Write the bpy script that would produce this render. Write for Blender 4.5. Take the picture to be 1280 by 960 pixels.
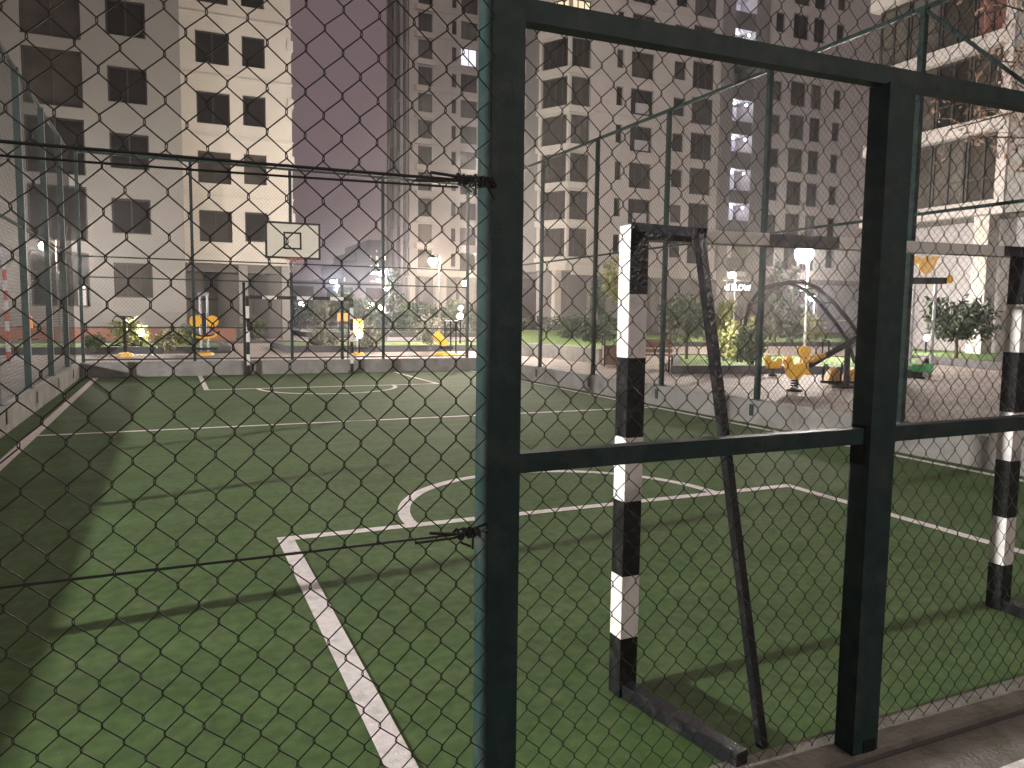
import bpy, math, random
import numpy as np
from mathutils import Vector, Matrix
R = math.radians
random.seed(7); rng = np.random.default_rng(7)
for o in list(bpy.data.objects): bpy.data.objects.remove(o)
SC = bpy.context.scene
COL = SC.collection

# ------------------------------------------------------------------ camera
EYE = Vector((0, 0, 1.62))
RIGHT = Vector((0.912, -0.41, 0))
def _n(v): return Vector(v).normalized()
F_PX = 947.0
v1 = _n((212 - 640, 388 - 480, F_PX))
v2 = Vector((2748 - 640, 420 - 480, F_PX)); v2 = (v2 - v1 * v2.dot(v1)).normalized()
v3 = v2.cross(v1)
if v3.y > 0: v3 = -v3
# columns v2,v1,v3 are world X,Y,Z seen in camera axes (x right, y down, z forward)
W2C = Matrix((v2, v1, v3)).transposed()
C2W = W2C.transposed()
cam_d = bpy.data.cameras.new('camera'); cam = bpy.data.objects.new('camera', cam_d); COL.objects.link(cam)
cam_d.sensor_width = 36; cam_d.lens = F_PX / 1280 * 36; cam_d.clip_start = 0.05; cam_d.clip_end = 3000
rx, ry, rz = C2W @ Vector((1, 0, 0)), C2W @ Vector((0, -1, 0)), C2W @ Vector((0, 0, -1))
m = Matrix((rx, ry, rz)).transposed().to_4x4(); m.translation = EYE
cam.matrix_world = m
SC.camera = cam
def ray(px, py): return C2W @ Vector((px - 640, py - 480, F_PX))
def onX(px, py, X): d = ray(px, py); return EYE + d * (X / d.x)
def onY(px, py, Y): d = ray(px, py); return EYE + d * (Y / d.y)
def onZ(px, py, Z=0.0): d = ray(px, py); return EYE + d * ((Z - 1.62) / d.z)
def atD(px, py, D): return EYE + ray(px, py) * (D / F_PX)

# ------------------------------------------------------------------ night sky, exposure
w = bpy.data.worlds.new('World'); SC.world = w; w.use_nodes = True
nt = w.node_tree; nt.nodes.clear()
out = nt.nodes.new('ShaderNodeOutputWorld'); bg = nt.nodes.new('ShaderNodeBackground')
tc = nt.nodes.new('ShaderNodeTexCoord')
sep = nt.nodes.new('ShaderNodeSeparateXYZ'); nt.links.new(tc.outputs['Generated'], sep.inputs[0])
el = nt.nodes.new('ShaderNodeMapRange'); el.inputs[1].default_value = 0.0; el.inputs[2].default_value = 0.8
nt.links.new(sep.outputs[2], el.inputs[0])
rampz = nt.nodes.new('ShaderNodeMix'); rampz.data_type = 'RGBA'
rampz.inputs[6].default_value = (0.165, 0.115, 0.124, 1); rampz.inputs[7].default_value = (0.125, 0.089, 0.095, 1)
nt.links.new(el.outputs[0], rampz.inputs[0])
# glow of the town low in the sky behind the photographer
dt = nt.nodes.new('ShaderNodeVectorMath'); dt.operation = 'DOT_PRODUCT'
dt.inputs[1].default_value = Vector((0.12, -0.9, 0.42)).normalized()
nt.links.new(tc.outputs['Generated'], dt.inputs[0])
gl = nt.nodes.new('ShaderNodeMapRange'); gl.interpolation_type = 'SMOOTHSTEP'
gl.inputs[1].default_value = 0.35; gl.inputs[2].default_value = 1.0
nt.links.new(dt.outputs['Value'], gl.inputs[0])
gm = nt.nodes.new('ShaderNodeMix'); gm.data_type = 'RGBA'; gm.blend_type = 'ADD'; gm.inputs[0].default_value = 1
gs = nt.nodes.new('ShaderNodeVectorMath'); gs.operation = 'SCALE'; gs.inputs[0].default_value = (0.80, 0.70, 0.655)
GLOW = 0.42
gk = nt.nodes.new('ShaderNodeMath'); gk.operation = 'MULTIPLY'; gk.inputs[1].default_value = GLOW
nt.links.new(gl.outputs[0], gk.inputs[0]); nt.links.new(gk.outputs[0], gs.inputs['Scale'])
nt.links.new(rampz.outputs[2], gm.inputs[6]); nt.links.new(gs.outputs[0], gm.inputs[7])
nt.links.new(gm.outputs[2], bg.inputs[0]); bg.inputs[1].default_value = 1.0
nt.links.new(bg.outputs[0], out.inputs[0])
SC.view_settings.view_transform = 'Standard'; SC.view_settings.look = 'None'
SC.view_settings.exposure = 0.0; SC.view_settings.gamma = 1; SC.view_settings.use_curve_mapping = False
SC.render.engine = 'CYCLES'
cy = SC.cycles; cy.use_denoising = True; cy.max_bounces = 5; cy.diffuse_bounces = 2; cy.glossy_bounces = 2
cy.transmission_bounces = 2; cy.volume_bounces = 0; cy.transparent_max_bounces = 4
cy.caustics_reflective = False; cy.caustics_refractive = False; cy.sample_clamp_indirect = 3.0; cy.sample_clamp_direct = 0
cy.volume_step_rate = 4
HAZE = 0.0013

# ------------------------------------------------------------------ materials
def mat(name, col, rough=0.6, metal=0.0, var=0.0, vscale=6.0, bump=0.0, bscale=40.0, emit=None, estr=0.0, spec=0.5, dirt=None, dscale=1.5, damt=0.5):
    ma = bpy.data.materials.new(name); ma.use_nodes = True
    t = ma.node_tree; b = t.nodes['Principled BSDF']
    b.inputs['Base Color'].default_value = (*col, 1); b.inputs['Roughness'].default_value = rough
    b.inputs['Metallic'].default_value = metal; b.inputs['Specular IOR Level'].default_value = spec
    if emit: b.inputs['Emission Color'].default_value = (*emit, 1); b.inputs['Emission Strength'].default_value = estr
    last = None
    if var or bump or dirt:
        co = t.nodes.new('ShaderNodeTexCoord')
    if var:
        n = t.nodes.new('ShaderNodeTexNoise'); n.inputs['Scale'].default_value = vscale; n.inputs['Detail'].default_value = 6
        t.links.new(co.outputs['Object'], n.inputs['Vector'])
        mr = t.nodes.new('ShaderNodeMapRange'); mr.inputs[1].default_value = .25; mr.inputs[2].default_value = .75
        mr.inputs[3].default_value = 1 - var; mr.inputs[4].default_value = 1 + var
        t.links.new(n.outputs[0], mr.inputs[0])
        mu = t.nodes.new('ShaderNodeMix'); mu.data_type = 'RGBA'; mu.blend_type = 'MULTIPLY'; mu.inputs[0].default_value = 1
        mu.inputs[6].default_value = (*col, 1); t.links.new(mr.outputs[0], mu.inputs[7]); last = mu.outputs[2]
    if dirt:
        n2 = t.nodes.new('ShaderNodeTexNoise'); n2.inputs['Scale'].default_value = dscale; n2.inputs['Detail'].default_value = 8
        n2.inputs['Roughness'].default_value = .65
        t.links.new(co.outputs['Object'], n2.inputs['Vector'])
        m2 = t.nodes.new('ShaderNodeMapRange'); m2.inputs[1].default_value = .5; m2.inputs[2].default_value = .68; m2.inputs[4].default_value = damt
        t.links.new(n2.outputs[0], m2.inputs[0])
        dm = t.nodes.new('ShaderNodeMix'); dm.data_type = 'RGBA'; t.links.new(m2.outputs[0], dm.inputs[0])
        if last: t.links.new(last, dm.inputs[6])
        else: dm.inputs[6].default_value = (*col, 1)
        dm.inputs[7].default_value = (*dirt, 1); last = dm.outputs[2]
    if last: t.links.new(last, b.inputs['Base Color'])
    if bump:
        n3 = t.nodes.new('ShaderNodeTexNoise'); n3.inputs['Scale'].default_value = bscale; n3.inputs['Detail'].default_value = 4
        t.links.new(co.outputs['Object'], n3.inputs['Vector'])
        bp = t.nodes.new('ShaderNodeBump'); bp.inputs['Strength'].default_value = bump; bp.inputs['Distance'].default_value = .02
        t.links.new(n3.outputs[0], bp.inputs['Height']); t.links.new(bp.outputs[0], b.inputs['Normal'])
    return ma
def glow(name, col, s): return mat(name, (0.1, 0.1, 0.1), emit=col, estr=s)
M = dict(
    green=mat('green_paint', (0.0110, 0.0285, 0.0258), .5, spec=.2, var=.35, vscale=14, bump=.12, bscale=160, dirt=(0.040, 0.040, 0.037), dscale=7, damt=.65),
    wire=mat('coated_wire', (0.026, 0.025, 0.018), .6, spec=.25),
    wirefar=mat('coated_wire_side', (0.02, 0.020, 0.016), .7, spec=.2),
    tension=mat('tension_wire', (0.008, 0.010, 0.008), .35),
    conc=mat('concrete', (0.20, 0.188, 0.17), .85, var=.22, vscale=3, bump=.35, bscale=30, dirt=(0.10, 0.095, 0.075), dscale=2.2, damt=.7),
    kerb=mat('dark_kerb', (0.07, 0.065, 0.07), .8, var=.2, bump=.2),
    white=mat('white_gloss_paint', (0.62, 0.59, 0.555), .4, var=.06, dirt=(0.36, 0.31, 0.25), dscale=14, damt=.55, bump=.1, bscale=120),
    veil_grey=mat('veil_grey_paint', (0.13, 0.125, 0.12), .6, var=.3, vscale=20),  # lamp glare washing over one crossbar segment, put into its colour
    black=mat('black_gloss_paint', (0.007, 0.007, 0.008), .25, bump=.22, bscale=60, dirt=(0.05, 0.045, 0.04), dscale=16, damt=.5),
    line=mat('white_turf_fibre', (0.80, 0.74, 0.70), .85, var=.12, vscale=30, bump=.5, bscale=140, dirt=(0.33, 0.32, 0.26), dscale=9, damt=.45),
    plaster=mat('cream_plaster', (0.47, 0.443, 0.405), .9, var=.07, vscale=.35, dirt=(0.36, 0.32, 0.28), dscale=.5, damt=.35),
    plaster_grey=mat('grey_plaster', (0.205, 0.197, 0.187), .9, var=.08, vscale=.4, dirt=(0.17, 0.16, 0.15), dscale=.5, damt=.4),  # also carries the shade on the left block's front part
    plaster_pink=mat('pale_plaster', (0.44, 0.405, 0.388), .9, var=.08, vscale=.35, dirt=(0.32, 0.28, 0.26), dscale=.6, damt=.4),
    cladding=mat('dark_cladding', (0.105, 0.10, 0.095), .7, var=.15, vscale=.6),
    cladding_mid=mat('grey_cladding', (0.17, 0.16, 0.155), .7, var=.15, vscale=.6),
    stone=mat('grey_stone', (0.36, 0.34, 0.345), .7, var=.12, vscale=1.2),
    frame=mat('dark_window_frame', (0.03, 0.027, 0.024), .5),
    glass=mat('dark_glass', (0.012, 0.011, 0.010), .38, spec=.12),
    glass2=mat('curtained_glass', (0.040, 0.035, 0.030), .35, spec=.2, var=.5, vscale=1.1),
    glass3=mat('clear_glass_room', (0.075, 0.068, 0.060), .35, spec=.2, var=.6, vscale=.8),
    lit_cool=glow('lit_room_cool', (0.86, 0.82, 1.0), 1.3),
    lit_warm=glow('lit_room_warm', (1.0, 0.80, 0.48), 1.1),
    lit_dim=glow('lit_stair_warm', (1.0, 0.84, 0.62), .38),
    loggia=mat('loggia_wall', (0.55, 0.53, 0.58), .8),
    steel=mat('galvanised_steel', (0.26, 0.26, 0.265), .5, .5, var=.1),
    pole=mat('lamp_pole_paint', (0.11, 0.11, 0.11), .6, .1),
    darkmetal=mat('dark_metal', (0.012, 0.012, 0.013), .75, spec=.12),
    yellow=mat('yellow_plastic', (0.62, 0.33, 0.025), .4, var=.1),
    orange=mat('orange_plastic', (0.70, 0.22, 0.03), .4),
    greenp=mat('green_plastic', (0.04, 0.32, 0.10), .4),
    wood=mat('stained_wood', (0.14, 0.075, 0.045), .6, var=.3, vscale=8),
    rust=mat('brown_cladding', (0.17, 0.072, 0.045), .7, var=.2),
    red=mat('red_paint', (0.30, 0.045, 0.035), .5),
    net=mat('net_cord', (0.42, 0.36, 0.36), .8),
    board=mat('backboard_white', (0.58, 0.54, 0.44), .5, var=.05),
    bark=mat('bark', (0.07, 0.05, 0.035), .9, bump=.5, bscale=30),
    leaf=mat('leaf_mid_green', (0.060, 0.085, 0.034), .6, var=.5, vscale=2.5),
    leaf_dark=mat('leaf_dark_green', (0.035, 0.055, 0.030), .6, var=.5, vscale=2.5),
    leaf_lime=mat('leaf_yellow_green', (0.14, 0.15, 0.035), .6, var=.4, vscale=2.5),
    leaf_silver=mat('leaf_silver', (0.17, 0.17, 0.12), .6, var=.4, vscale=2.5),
    petals=mat('pale_petals', (0.5, 0.46, 0.38), .6),
    twig=mat('pale_twig', (0.34, 0.22, 0.15), .6),
    hill=mat('far_hillside', (0.060, 0.050, 0.053), .9, var=.4, vscale=.05),
    lamp_w=glow('lamp_glass_white', (1.0, 0.95, 0.88), 60), lamp_y=glow('lamp_glass_warm', (1.0, 0.86, 0.62), 45),
    lamp_c=glow('lamp_glass_cool', (0.86, 0.88, 1.0), 35),
    lit_far=glow('far_lit_window', (1.0, 0.90, 0.78), 3.2),
    sign=glow('lit_letters', (1.0, 0.92, 0.93), 5.0),
    curtain=mat('red_curtain', (0.13, 0.05, 0.04), .8, var=.3),
)
def turf_mat():
    ma = mat('artificial_turf', (0.045, 0.085, 0.026), .85, spec=.25); t = ma.node_tree; b = t.nodes['Principled BSDF']
    co = t.nodes.new('ShaderNodeTexCoord')
    def noise(sc, det=5, ro=.5, vec=None):
        n = t.nodes.new('ShaderNodeTexNoise'); n.inputs['Scale'].default_value = sc; n.inputs['Detail'].default_value = det; n.inputs['Roughness'].default_value = ro
        t.links.new(vec or co.outputs['Object'], n.inputs['Vector']); return n.outputs[0]
    def ramp(v, a, bb, lo, hi):
        r = t.nodes.new('ShaderNodeMapRange'); r.inputs[1].default_value = a; r.inputs[2].default_value = bb; r.inputs[3].default_value = lo; r.inputs[4].default_value = hi
        t.links.new(v, r.inputs[0]); return r.outputs[0]
    def mul(a, bb):
        q = t.nodes.new('ShaderNodeMath'); q.operation = 'MULTIPLY'; t.links.new(a, q.inputs[0]); t.links.new(bb, q.inputs[1]); return q.outputs[0]
    sc = t.nodes.new('ShaderNodeMapping'); sc.inputs['Scale'].default_value = (.5, 2.2, 1); t.links.new(co.outputs['Object'], sc.inputs[0])
    big = ramp(noise(1.1, 4, .55, sc.outputs[0]), .3, .7, .84, 1.16)
    mid = ramp(noise(14, 5), .3, .7, .8, 1.2)
    fine = ramp(noise(230, 3, .7), .3, .7, .66, 1.36)
    f = mul(mul(big, mid), fine)
    mx = t.nodes.new('ShaderNodeMix'); mx.data_type = 'RGBA'; t.links.new(ramp(noise(3.5, 6), .42, .7, 0, .7), mx.inputs[0])
    mx.inputs[6].default_value = (0.064, 0.116, 0.033, 1); mx.inputs[7].default_value = (0.090, 0.128, 0.050, 1)
    mu = t.nodes.new('ShaderNodeMix'); mu.data_type = 'RGBA'; mu.blend_type = 'MULTIPLY'; mu.inputs[0].default_value = 1
    t.links.new(mx.outputs[2], mu.inputs[6]); t.links.new(f, mu.inputs[7])
    # pale grit lying on the pile
    gr = t.nodes.new('ShaderNodeMix'); gr.data_type = 'RGBA'; t.links.new(ramp(noise(55, 2, .6), .71, .75, 0, .55), gr.inputs[0])
    t.links.new(mu.outputs[2], gr.inputs[6]); gr.inputs[7].default_value = (0.26, 0.25, 0.18, 1)
    t.links.new(gr.outputs[2], b.inputs['Base Color'])
    bp = t.nodes.new('ShaderNodeBump'); bp.inputs['Strength'].default_value = .45; bp.inputs['Distance'].default_value = .007
    t.links.new(noise(160, 4, .7), bp.inputs['Height']); t.links.new(bp.outputs[0], b.inputs['Normal'])
    return ma
M['turf'] = turf_mat()
def paver_mat(name, c1, c2, mort, scale, bw=.5, rh=.25):
    ma = mat(name, c1, .8); t = ma.node_tree; b = t.nodes['Principled BSDF']
    co = t.nodes.new('ShaderNodeTexCoord'); br = t.nodes.new('ShaderNodeTexBrick')
    br.inputs['Color1'].default_value = (*c1, 1); br.inputs['Color2'].default_value = (*c2, 1); br.inputs['Mortar'].default_value = (*mort, 1)
    br.inputs['Scale'].default_value = scale; br.inputs['Mortar Size'].default_value = .02; br.inputs['Brick Width'].default_value = bw; br.inputs['Row Height'].default_value = rh
    t.links.new(co.outputs['Object'], br.inputs['Vector'])
    n = t.nodes.new('ShaderNodeTexNoise'); n.inputs['Scale'].default_value = 1.3; n.inputs['Detail'].default_value = 7; t.links.new(co.outputs['Object'], n.inputs['Vector'])
    r = t.nodes.new('ShaderNodeMapRange'); r.inputs[1].default_value = .3; r.inputs[2].default_value = .7; r.inputs[3].default_value = .75; r.inputs[4].default_value = 1.15
    t.links.new(n.outputs[0], r.inputs[0])
    mu = t.nodes.new('ShaderNodeMix'); mu.data_type = 'RGBA'; mu.blend_type = 'MULTIPLY'; mu.inputs[0].default_value = 1
    t.links.new(br.outputs[0], mu.inputs[6]); t.links.new(r.outputs[0], mu.inputs[7]); t.links.new(mu.outputs[2], b.inputs['Base Color'])
    return ma
M['paver'] = paver_mat('pink_pavers', (0.30, 0.25, 0.225), (0.25, 0.21, 0.19), (0.14, 0.12, 0.11), 1.6)
M['asphalt'] = mat('asphalt', (0.11, 0.10, 0.095), .9, var=.2, vscale=4, bump=.3, bscale=90)
M['strip'] = mat('worn_concrete_strip', (0.17, 0.155, 0.13), .9, var=.3, vscale=9, bump=.5, bscale=50, dirt=(0.07, 0.08, 0.04), dscale=5, damt=.8)
M['lawn'] = mat('lawn_grass', (0.085, 0.15, 0.028), .9, var=.4, vscale=3, bump=.9, bscale=60)

# ------------------------------------------------------------------ mesh helpers
class MB:
    def __init__(s): s.v = []; s.f = []; s.mi = []; s.cur = 0
    def add(s, vs, fs):
        b = len(s.v); s.v += [tuple(v) for v in vs]; s.f += [tuple(i + b for i in f) for f in fs]; s.mi += [s.cur] * len(fs); return s
    def box(s, x0, x1, y0, y1, z0, z1):
        x0, x1 = min(x0, x1), max(x0, x1); y0, y1 = min(y0, y1), max(y0, y1)
        return s.add([(x0,y0,z0),(x1,y0,z0),(x1,y1,z0),(x0,y1,z0),(x0,y0,z1),(x1,y0,z1),(x1,y1,z1),(x0,y1,z1)],
                     [(3,2,1,0),(4,5,6,7),(0,1,5,4),(1,2,6,5),(2,3,7,6),(3,0,4,7)])
    def bar(s, p, q, a, b=None, up=(0, 0, 1)):
        p, q = Vector(p), Vector(q); b = b or a; d = (q - p).normalized(); u = Vector(up)
        if abs(d.dot(u)) > .98: u = Vector((0, 1, 0))
        x = d.cross(u).normalized() * (a / 2); y = x.cross(d).normalized() * (b / 2)
        return s.add([p-x-y, p+x-y, p+x+y, p-x+y, q-x-y, q+x-y, q+x+y, q-x+y],
                     [(0,1,2,3),(7,6,5,4),(1,0,4,5),(2,1,5,6),(3,2,6,7),(0,3,7,4)])
    def path(s, pts, rad, n=6, closed=False):
        pts = [Vector(p) for p in pts]; L = len(pts); rad = rad if isinstance(rad, (list, tuple)) else [rad] * L
        vs = []; fs = []; prev = None
        for i, p in enumerate(pts):
            a = pts[(i-1) % L] if (i or closed) else p; b = pts[(i+1) % L] if (i < L-1 or closed) else p
            d = (b - a).normalized()
            if prev is None:
                u = Vector((0, 0, 1)) if abs(d.z) < .9 else Vector((1, 0, 0)); x = d.cross(u).normalized()
            else:
                x = (prev - d * prev.dot(d)); x = x.normalized() if x.length > 1e-6 else d.cross(Vector((0, 0, 1))).normalized()
            prev = x; y = d.cross(x)
            for k in range(n):
                t = 2 * math.pi * k / n; vs.append(p + (x * math.cos(t) + y * math.sin(t)) * rad[i])
        for i in range(L if closed else L - 1):
            for k in range(n):
                a = i * n + k; b = i * n + (k + 1) % n; j = ((i + 1) % L) * n
                fs.append((a, b, j + (k + 1) % n, j + k))
        if not closed: fs += [tuple(range(n))[::-1], tuple((L-1) * n + k for k in range(n))]
        return s.add(vs, fs)
    def tube(s, p, q, r, n=8, r2=None): return s.path([p, q], [r, r if r2 is None else r2], n)
    def lathe(s, c, prof, n=14):
        c = Vector(c); vs = []; fs = []
        for (r, z) in prof:
            for k in range(n): t = 2*math.pi*k/n; vs.append(c + Vector((r*math.cos(t), r*math.sin(t), z)))
        for i in range(len(prof) - 1):
            for k in range(n): fs.append((i*n+k, i*n+(k+1) % n, (i+1)*n+(k+1) % n, (i+1)*n+k))
        fs += [tuple(range(n))[::-1], tuple((len(prof)-1)*n+k for k in range(n))]
        return s.add(vs, fs)
    def ball(s, c, r, sx=1, sy=1, sz=1, n=10, m_=7):
        return s.lathe_scaled(c, [(max(r*math.sin(math.pi*i/m_), r*.02), -r*math.cos(math.pi*i/m_)) for i in range(m_+1)], n, sx, sy, sz)
    def lathe_scaled(s, c, prof, n, sx, sy, sz):
        t = MB(); t.lathe((0, 0, 0), prof, n); c = Vector(c)
        return s.add([c + Vector((v[0]*sx, v[1]*sy, v[2]*sz)) for v in t.v], t.f)
    def poly(s, pts, z0, z1):
        n = len(pts); a = sum(pts[i][0]*pts[(i+1) % n][1] - pts[(i+1) % n][0]*pts[i][1] for i in range(n))
        if a < 0: pts = pts[::-1]
        vs = [(p[0], p[1], z0) for p in pts] + [(p[0], p[1], z1) for p in pts]
        return s.add(vs, [tuple(range(n))[::-1], tuple(range(n, 2*n))] + [(i, (i+1) % n, n+(i+1) % n, n+i) for i in range(n)])
    def plate(s, o, u, v, nrm, pts, th):
        # outline in the (u, v) plane at o, extruded by th along nrm
        o, u, v, nrm = map(Vector, (o, u, v, nrm)); n = len(pts)
        A = [o + u*p[0] + v*p[1] - nrm*(th/2) for p in pts]; B = [o + u*p[0] + v*p[1] + nrm*(th/2) for p in pts]
        return s.add(A + B, [tuple(range(n))[::-1], tuple(range(n, 2*n))] + [(i, (i+1) % n, n+(i+1) % n, n+i) for i in range(n)])
    def quad(s, a, b, c, d): return s.add([a, b, c, d], [(0, 1, 2, 3)])
    def build(s, name, ma, parent=None, smooth=False):
        me = bpy.data.meshes.new(name)
        org = wloc(parent) if parent else Vector((0, 0, 0))
        me.from_pydata([Vector(v) - org for v in s.v], [], s.f)
        for q in (ma if isinstance(ma, (list, tuple)) else [ma]): me.materials.append(M[q] if isinstance(q, str) else q)
        if isinstance(ma, (list, tuple)): me.polygons.foreach_set('material_index', s.mi)
        if smooth: me.polygons.foreach_set('use_smooth', [True] * len(me.polygons))
        me.update()
        o = bpy.data.objects.new(name, me); COL.objects.link(o)
        if parent: o.parent = parent
        return o
def wloc(o):
    v = Vector((0, 0, 0))
    while o: v += o.location; o = o.parent
    return v
def tag(o, label=None, cat=None, group=None, kind=None):
    for k, v in (('label', label), ('category', cat), ('group', group), ('kind', kind)):
        if v: o[k] = v
    return o
def thing(name, loc, label, cat, group=None):
    o = bpy.data.objects.new(name, None); COL.objects.link(o); o.location = loc; o.empty_display_size = .2
    return tag(o, label, cat, group)
def struct(name, mb, ma): return tag(mb.build(name, ma), kind='structure')
def box(*a): return MB().box(*a)
def lightpt(name, loc, power, col, rad, parent):
    l = bpy.data.lights.new(name, 'POINT'); l.energy = power; l.color = col; l.shadow_soft_size = rad
    o = bpy.data.objects.new(name, l); COL.objects.link(o); o.parent = parent; o.location = Vector(loc) - wloc(parent); return o

# ------------------------------------------------------------------ ground, pitch
XL, XR, YF, YN = -1.95, 8.1, 20.5, 1.9      # inner faces / fence planes of the pitch cage
G0 = 0.0
gm_ = MB()
S = 900
struct('ground', box(-S, S, -S, S, -.4, -.012), 'asphalt')
struct('pavement', box(-40, 60, 20.9, 70, -.3, .15), 'paver')
struct('pavement_east', box(8.32, 70, 1.2, 20.9, -.3, .148), 'paver')
struct('path_west', box(-40, -2.2, 1.2, 20.9, -.3, .146), 'paver')
struct('path_front', box(-40, 60, -30, 1.2, -.2, -.004), 'asphalt')
# the walk the photographer stands on, up to the dark joint at the cage
struct('walkway', box(-3, 9, 1.2, 1.86, -.2, 0.0), 'strip')
struct('turf', box(-1.97, 8.12, 2.06, 20.5, -.2, 0.0), 'turf')
struct('concrete_strip', box(-2.2, 8.3, 1.90, 2.06, -.2, .012), 'strip')
mk = MB(); T = .004
def ln(x0, x1, y0, y1): mk.quad((x0, y0, T), (x1, y0, T), (x1, y1, T), (x0, y1, T))
ln(-1.70, -1.58, 2.06, 20.4); ln(7.82, 7.92, 2.06, 20.4)
ln(-1.58, 7.82, 11.19, 11.28)
ln(0.66, 0.77, 2.06, 5.44); ln(5.38, 5.48, 2.06, 5.44); ln(0.66, 5.48, 5.44, 5.54)
ln(0.60, 0.70, 16.74, 20.4); ln(5.58, 5.68, 16.74, 20.4); ln(.60, 5.68, 16.64, 16.74)
def arc(cx, cy_, r, a0, a1, n=40, wd=.10):
    for i in range(n):
        t0, t1 = a0 + (a1-a0)*i/n, a0 + (a1-a0)*(i+1)/n
        P = lambda rr, t: (cx + rr*math.cos(t), cy_ + rr*math.sin(t), T)
        mk.quad(P(r - wd/2, t0), P(r + wd/2, t0), P(r + wd/2, t1), P(r - wd/2, t1))
arc(3.11, 5.54, 1.45, 0.0, math.pi); arc(3.11, 16.64, 1.45, -math.pi, 0.0, wd=.09)
struct('pitch_markings', mk, 'line')
struct('walk_marking', MB().quad((2.2, 1.60, .004), (6, 1.66, .004), (6, 1.70, .004), (2.2, 1.64, .004)), 'line')

# low concrete walls carrying the cage
def low_wall(x0, x1, y0, y1, label):
    t = thing('concrete_wall', ((x0+x1)/2, (y0+y1)/2, 0), label, 'wall')
    box(x0, x1, y0, y1, -.2, .33).build('wall_body', 'conc', t)
    box(x0-.012, x1+.012, y0-.012, y1+.012, .3302, .36).build('coping', 'conc', t)
low_wall(-2.17, -1.97, 2.0, 20.5, 'low stained concrete wall along the left side of the pitch')
low_wall(8.12, 8.30, 2.0, 20.5, 'low concrete wall along the right side of the pitch, by the playground')
low_wall(-2.17, 8.30, 20.513, 20.69, 'low concrete wall behind the far goal')

# ------------------------------------------------------------------ chain link
def chain(name, parent, fmap, L, z0, z1, c, r, sides, ma, jit=0.0, cv=None):
    """zigzag wires hooked into each other; fmap(u, z, d) gives world points, d is the offset out of the plane"""
    h = c / 2; hv = (cv or c * 1.16) / 2; nw = int(L / h); ns = int((z1 - z0) / hv)
    k = np.arange(nw)[:, None]; j = np.arange(ns + 1)[None, :]
    side = ((j + k) % 2).astype(float)
    u = k * h + side * h; z = z0 + j * hv + 0 * k
    u = np.broadcast_to(u, (nw, ns + 1)).copy(); z = np.broadcast_to(z, (nw, ns + 1)).copy()
    # two points at each bend: the hook is a short upright bit
    hk = c * .055
    s2 = np.repeat(side * 2 - 1, 2, axis=1) if side.shape[0] == nw else None
    U = np.repeat(u, 2, axis=1); Z = np.repeat(z, 2, axis=1)
    off = np.tile(np.array([-1., 1.]), ns + 1)[None, :]
    Z = Z + off * hk; U = U + s2 * c * .022
    D = s2 * off * r * 1.1
    if jit:
        U = U + jit * (np.sin(Z * 2.1 + U * .9) * .9 + np.sin(Z * 5.3 + U * 3.1) * .5) + rng.normal(0, jit * .13, U.shape)
        Z = Z + jit * (np.sin(U * 2.4 + Z * .8) + np.sin(U * 6.1) * .4) + rng.normal(0, jit * .13, U.shape)
        D = D + jit * 2.5 * np.sin(U * 1.7 + Z * 2.3)
    P = np.stack(fmap(U, Z, D), -1)                      # nw, m, 3
    mcount = P.shape[1]
    d = np.gradient(P, axis=1); d /= np.linalg.norm(d, axis=2, keepdims=True) + 1e-9
    nrm = np.array(fmap(np.array(0.), np.array(0.), np.array(1.))) - np.array(fmap(np.array(0.), np.array(0.), np.array(0.)))
    x = np.cross(d, nrm); x /= np.linalg.norm(x, axis=2, keepdims=True) + 1e-9
    y = np.cross(d, x)
    ang = 2 * np.pi * np.arange(sides) / sides
    V = P[:, :, None, :] + r * (x[:, :, None, :] * np.cos(ang)[:, None] + y[:, :, None, :] * np.sin(ang)[:, None])
    V = V.reshape(-1, 3) - np.array(wloc(parent))
    a = (np.arange(nw)[:, None, None] * mcount + np.arange(mcount - 1)[None, :, None]) * sides
    kk = np.arange(sides)[None, None, :]; k2 = (kk + 1) % sides
    F = np.stack([a + kk, a + k2, a + sides + k2, a + sides + kk], -1).reshape(-1, 4)
    me = bpy.data.meshes.new(name); me.vertices.add(len(V)); me.vertices.foreach_set('co', V.ravel())
    me.loops.add(F.size); me.loops.foreach_set('vertex_index', F.ravel().astype(np.int32))
    me.polygons.add(len(F)); me.polygons.foreach_set('loop_start', (np.arange(len(F)) * 4).astype(np.int32))
    me.polygons.foreach_set('loop_total', np.full(len(F), 4, np.int32)); me.polygons.foreach_set('use_smooth', np.ones(len(F), bool))
    me.materials.append(M[ma]); me.update(calc_edges=True)
    o = bpy.data.objects.new(name, me); COL.objects.link(o); o.parent = parent; return o

ZT = 5.28
# front fence, between photographer and pitch
ff = thing('chain_link_fence', (3, YN, 0), 'near chain link fence with thick dark green box posts, right in front of the camera', 'fence')
for (x0, x1, d) in ((-2.06, -1.96, .10), (.79, .885, .10), (2.255, 2.38, .085), (4.9, 5.0, .1), (8.08, 8.18, .1)):
    p = box(x0, x1, YN, YN + d, 0.013, 2.425 if 2 < x0 < 6 else ZT + .05).build('post', 'green', ff)
    if x0 == 2.255:
        box(x0 - .012, x0 - .001, YN + .02, YN + .075, 1.10, 1.245).build('latch_plate', 'darkmetal', p)
        box(x0 + .05, x0 + .11, YN - .003, YN + .04, .0131, .06).build('foot', 'darkmetal', p)
mb = MB(); mb.bar((.886, YN + .045, 2.437), (8.07, YN + .045, 2.525), .05, .060); mb.build('top_rail', 'green', ff)
MB().bar((.886, YN + .045, 1.20), (8.07, YN + .045, 1.222), .05, .056).build('middle_rail', 'green', ff)
MB().bar((-1.955, YN + .045, ZT), (8.07, YN + .045, ZT), .05, .05).build('upper_rail', 'green', ff)
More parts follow.
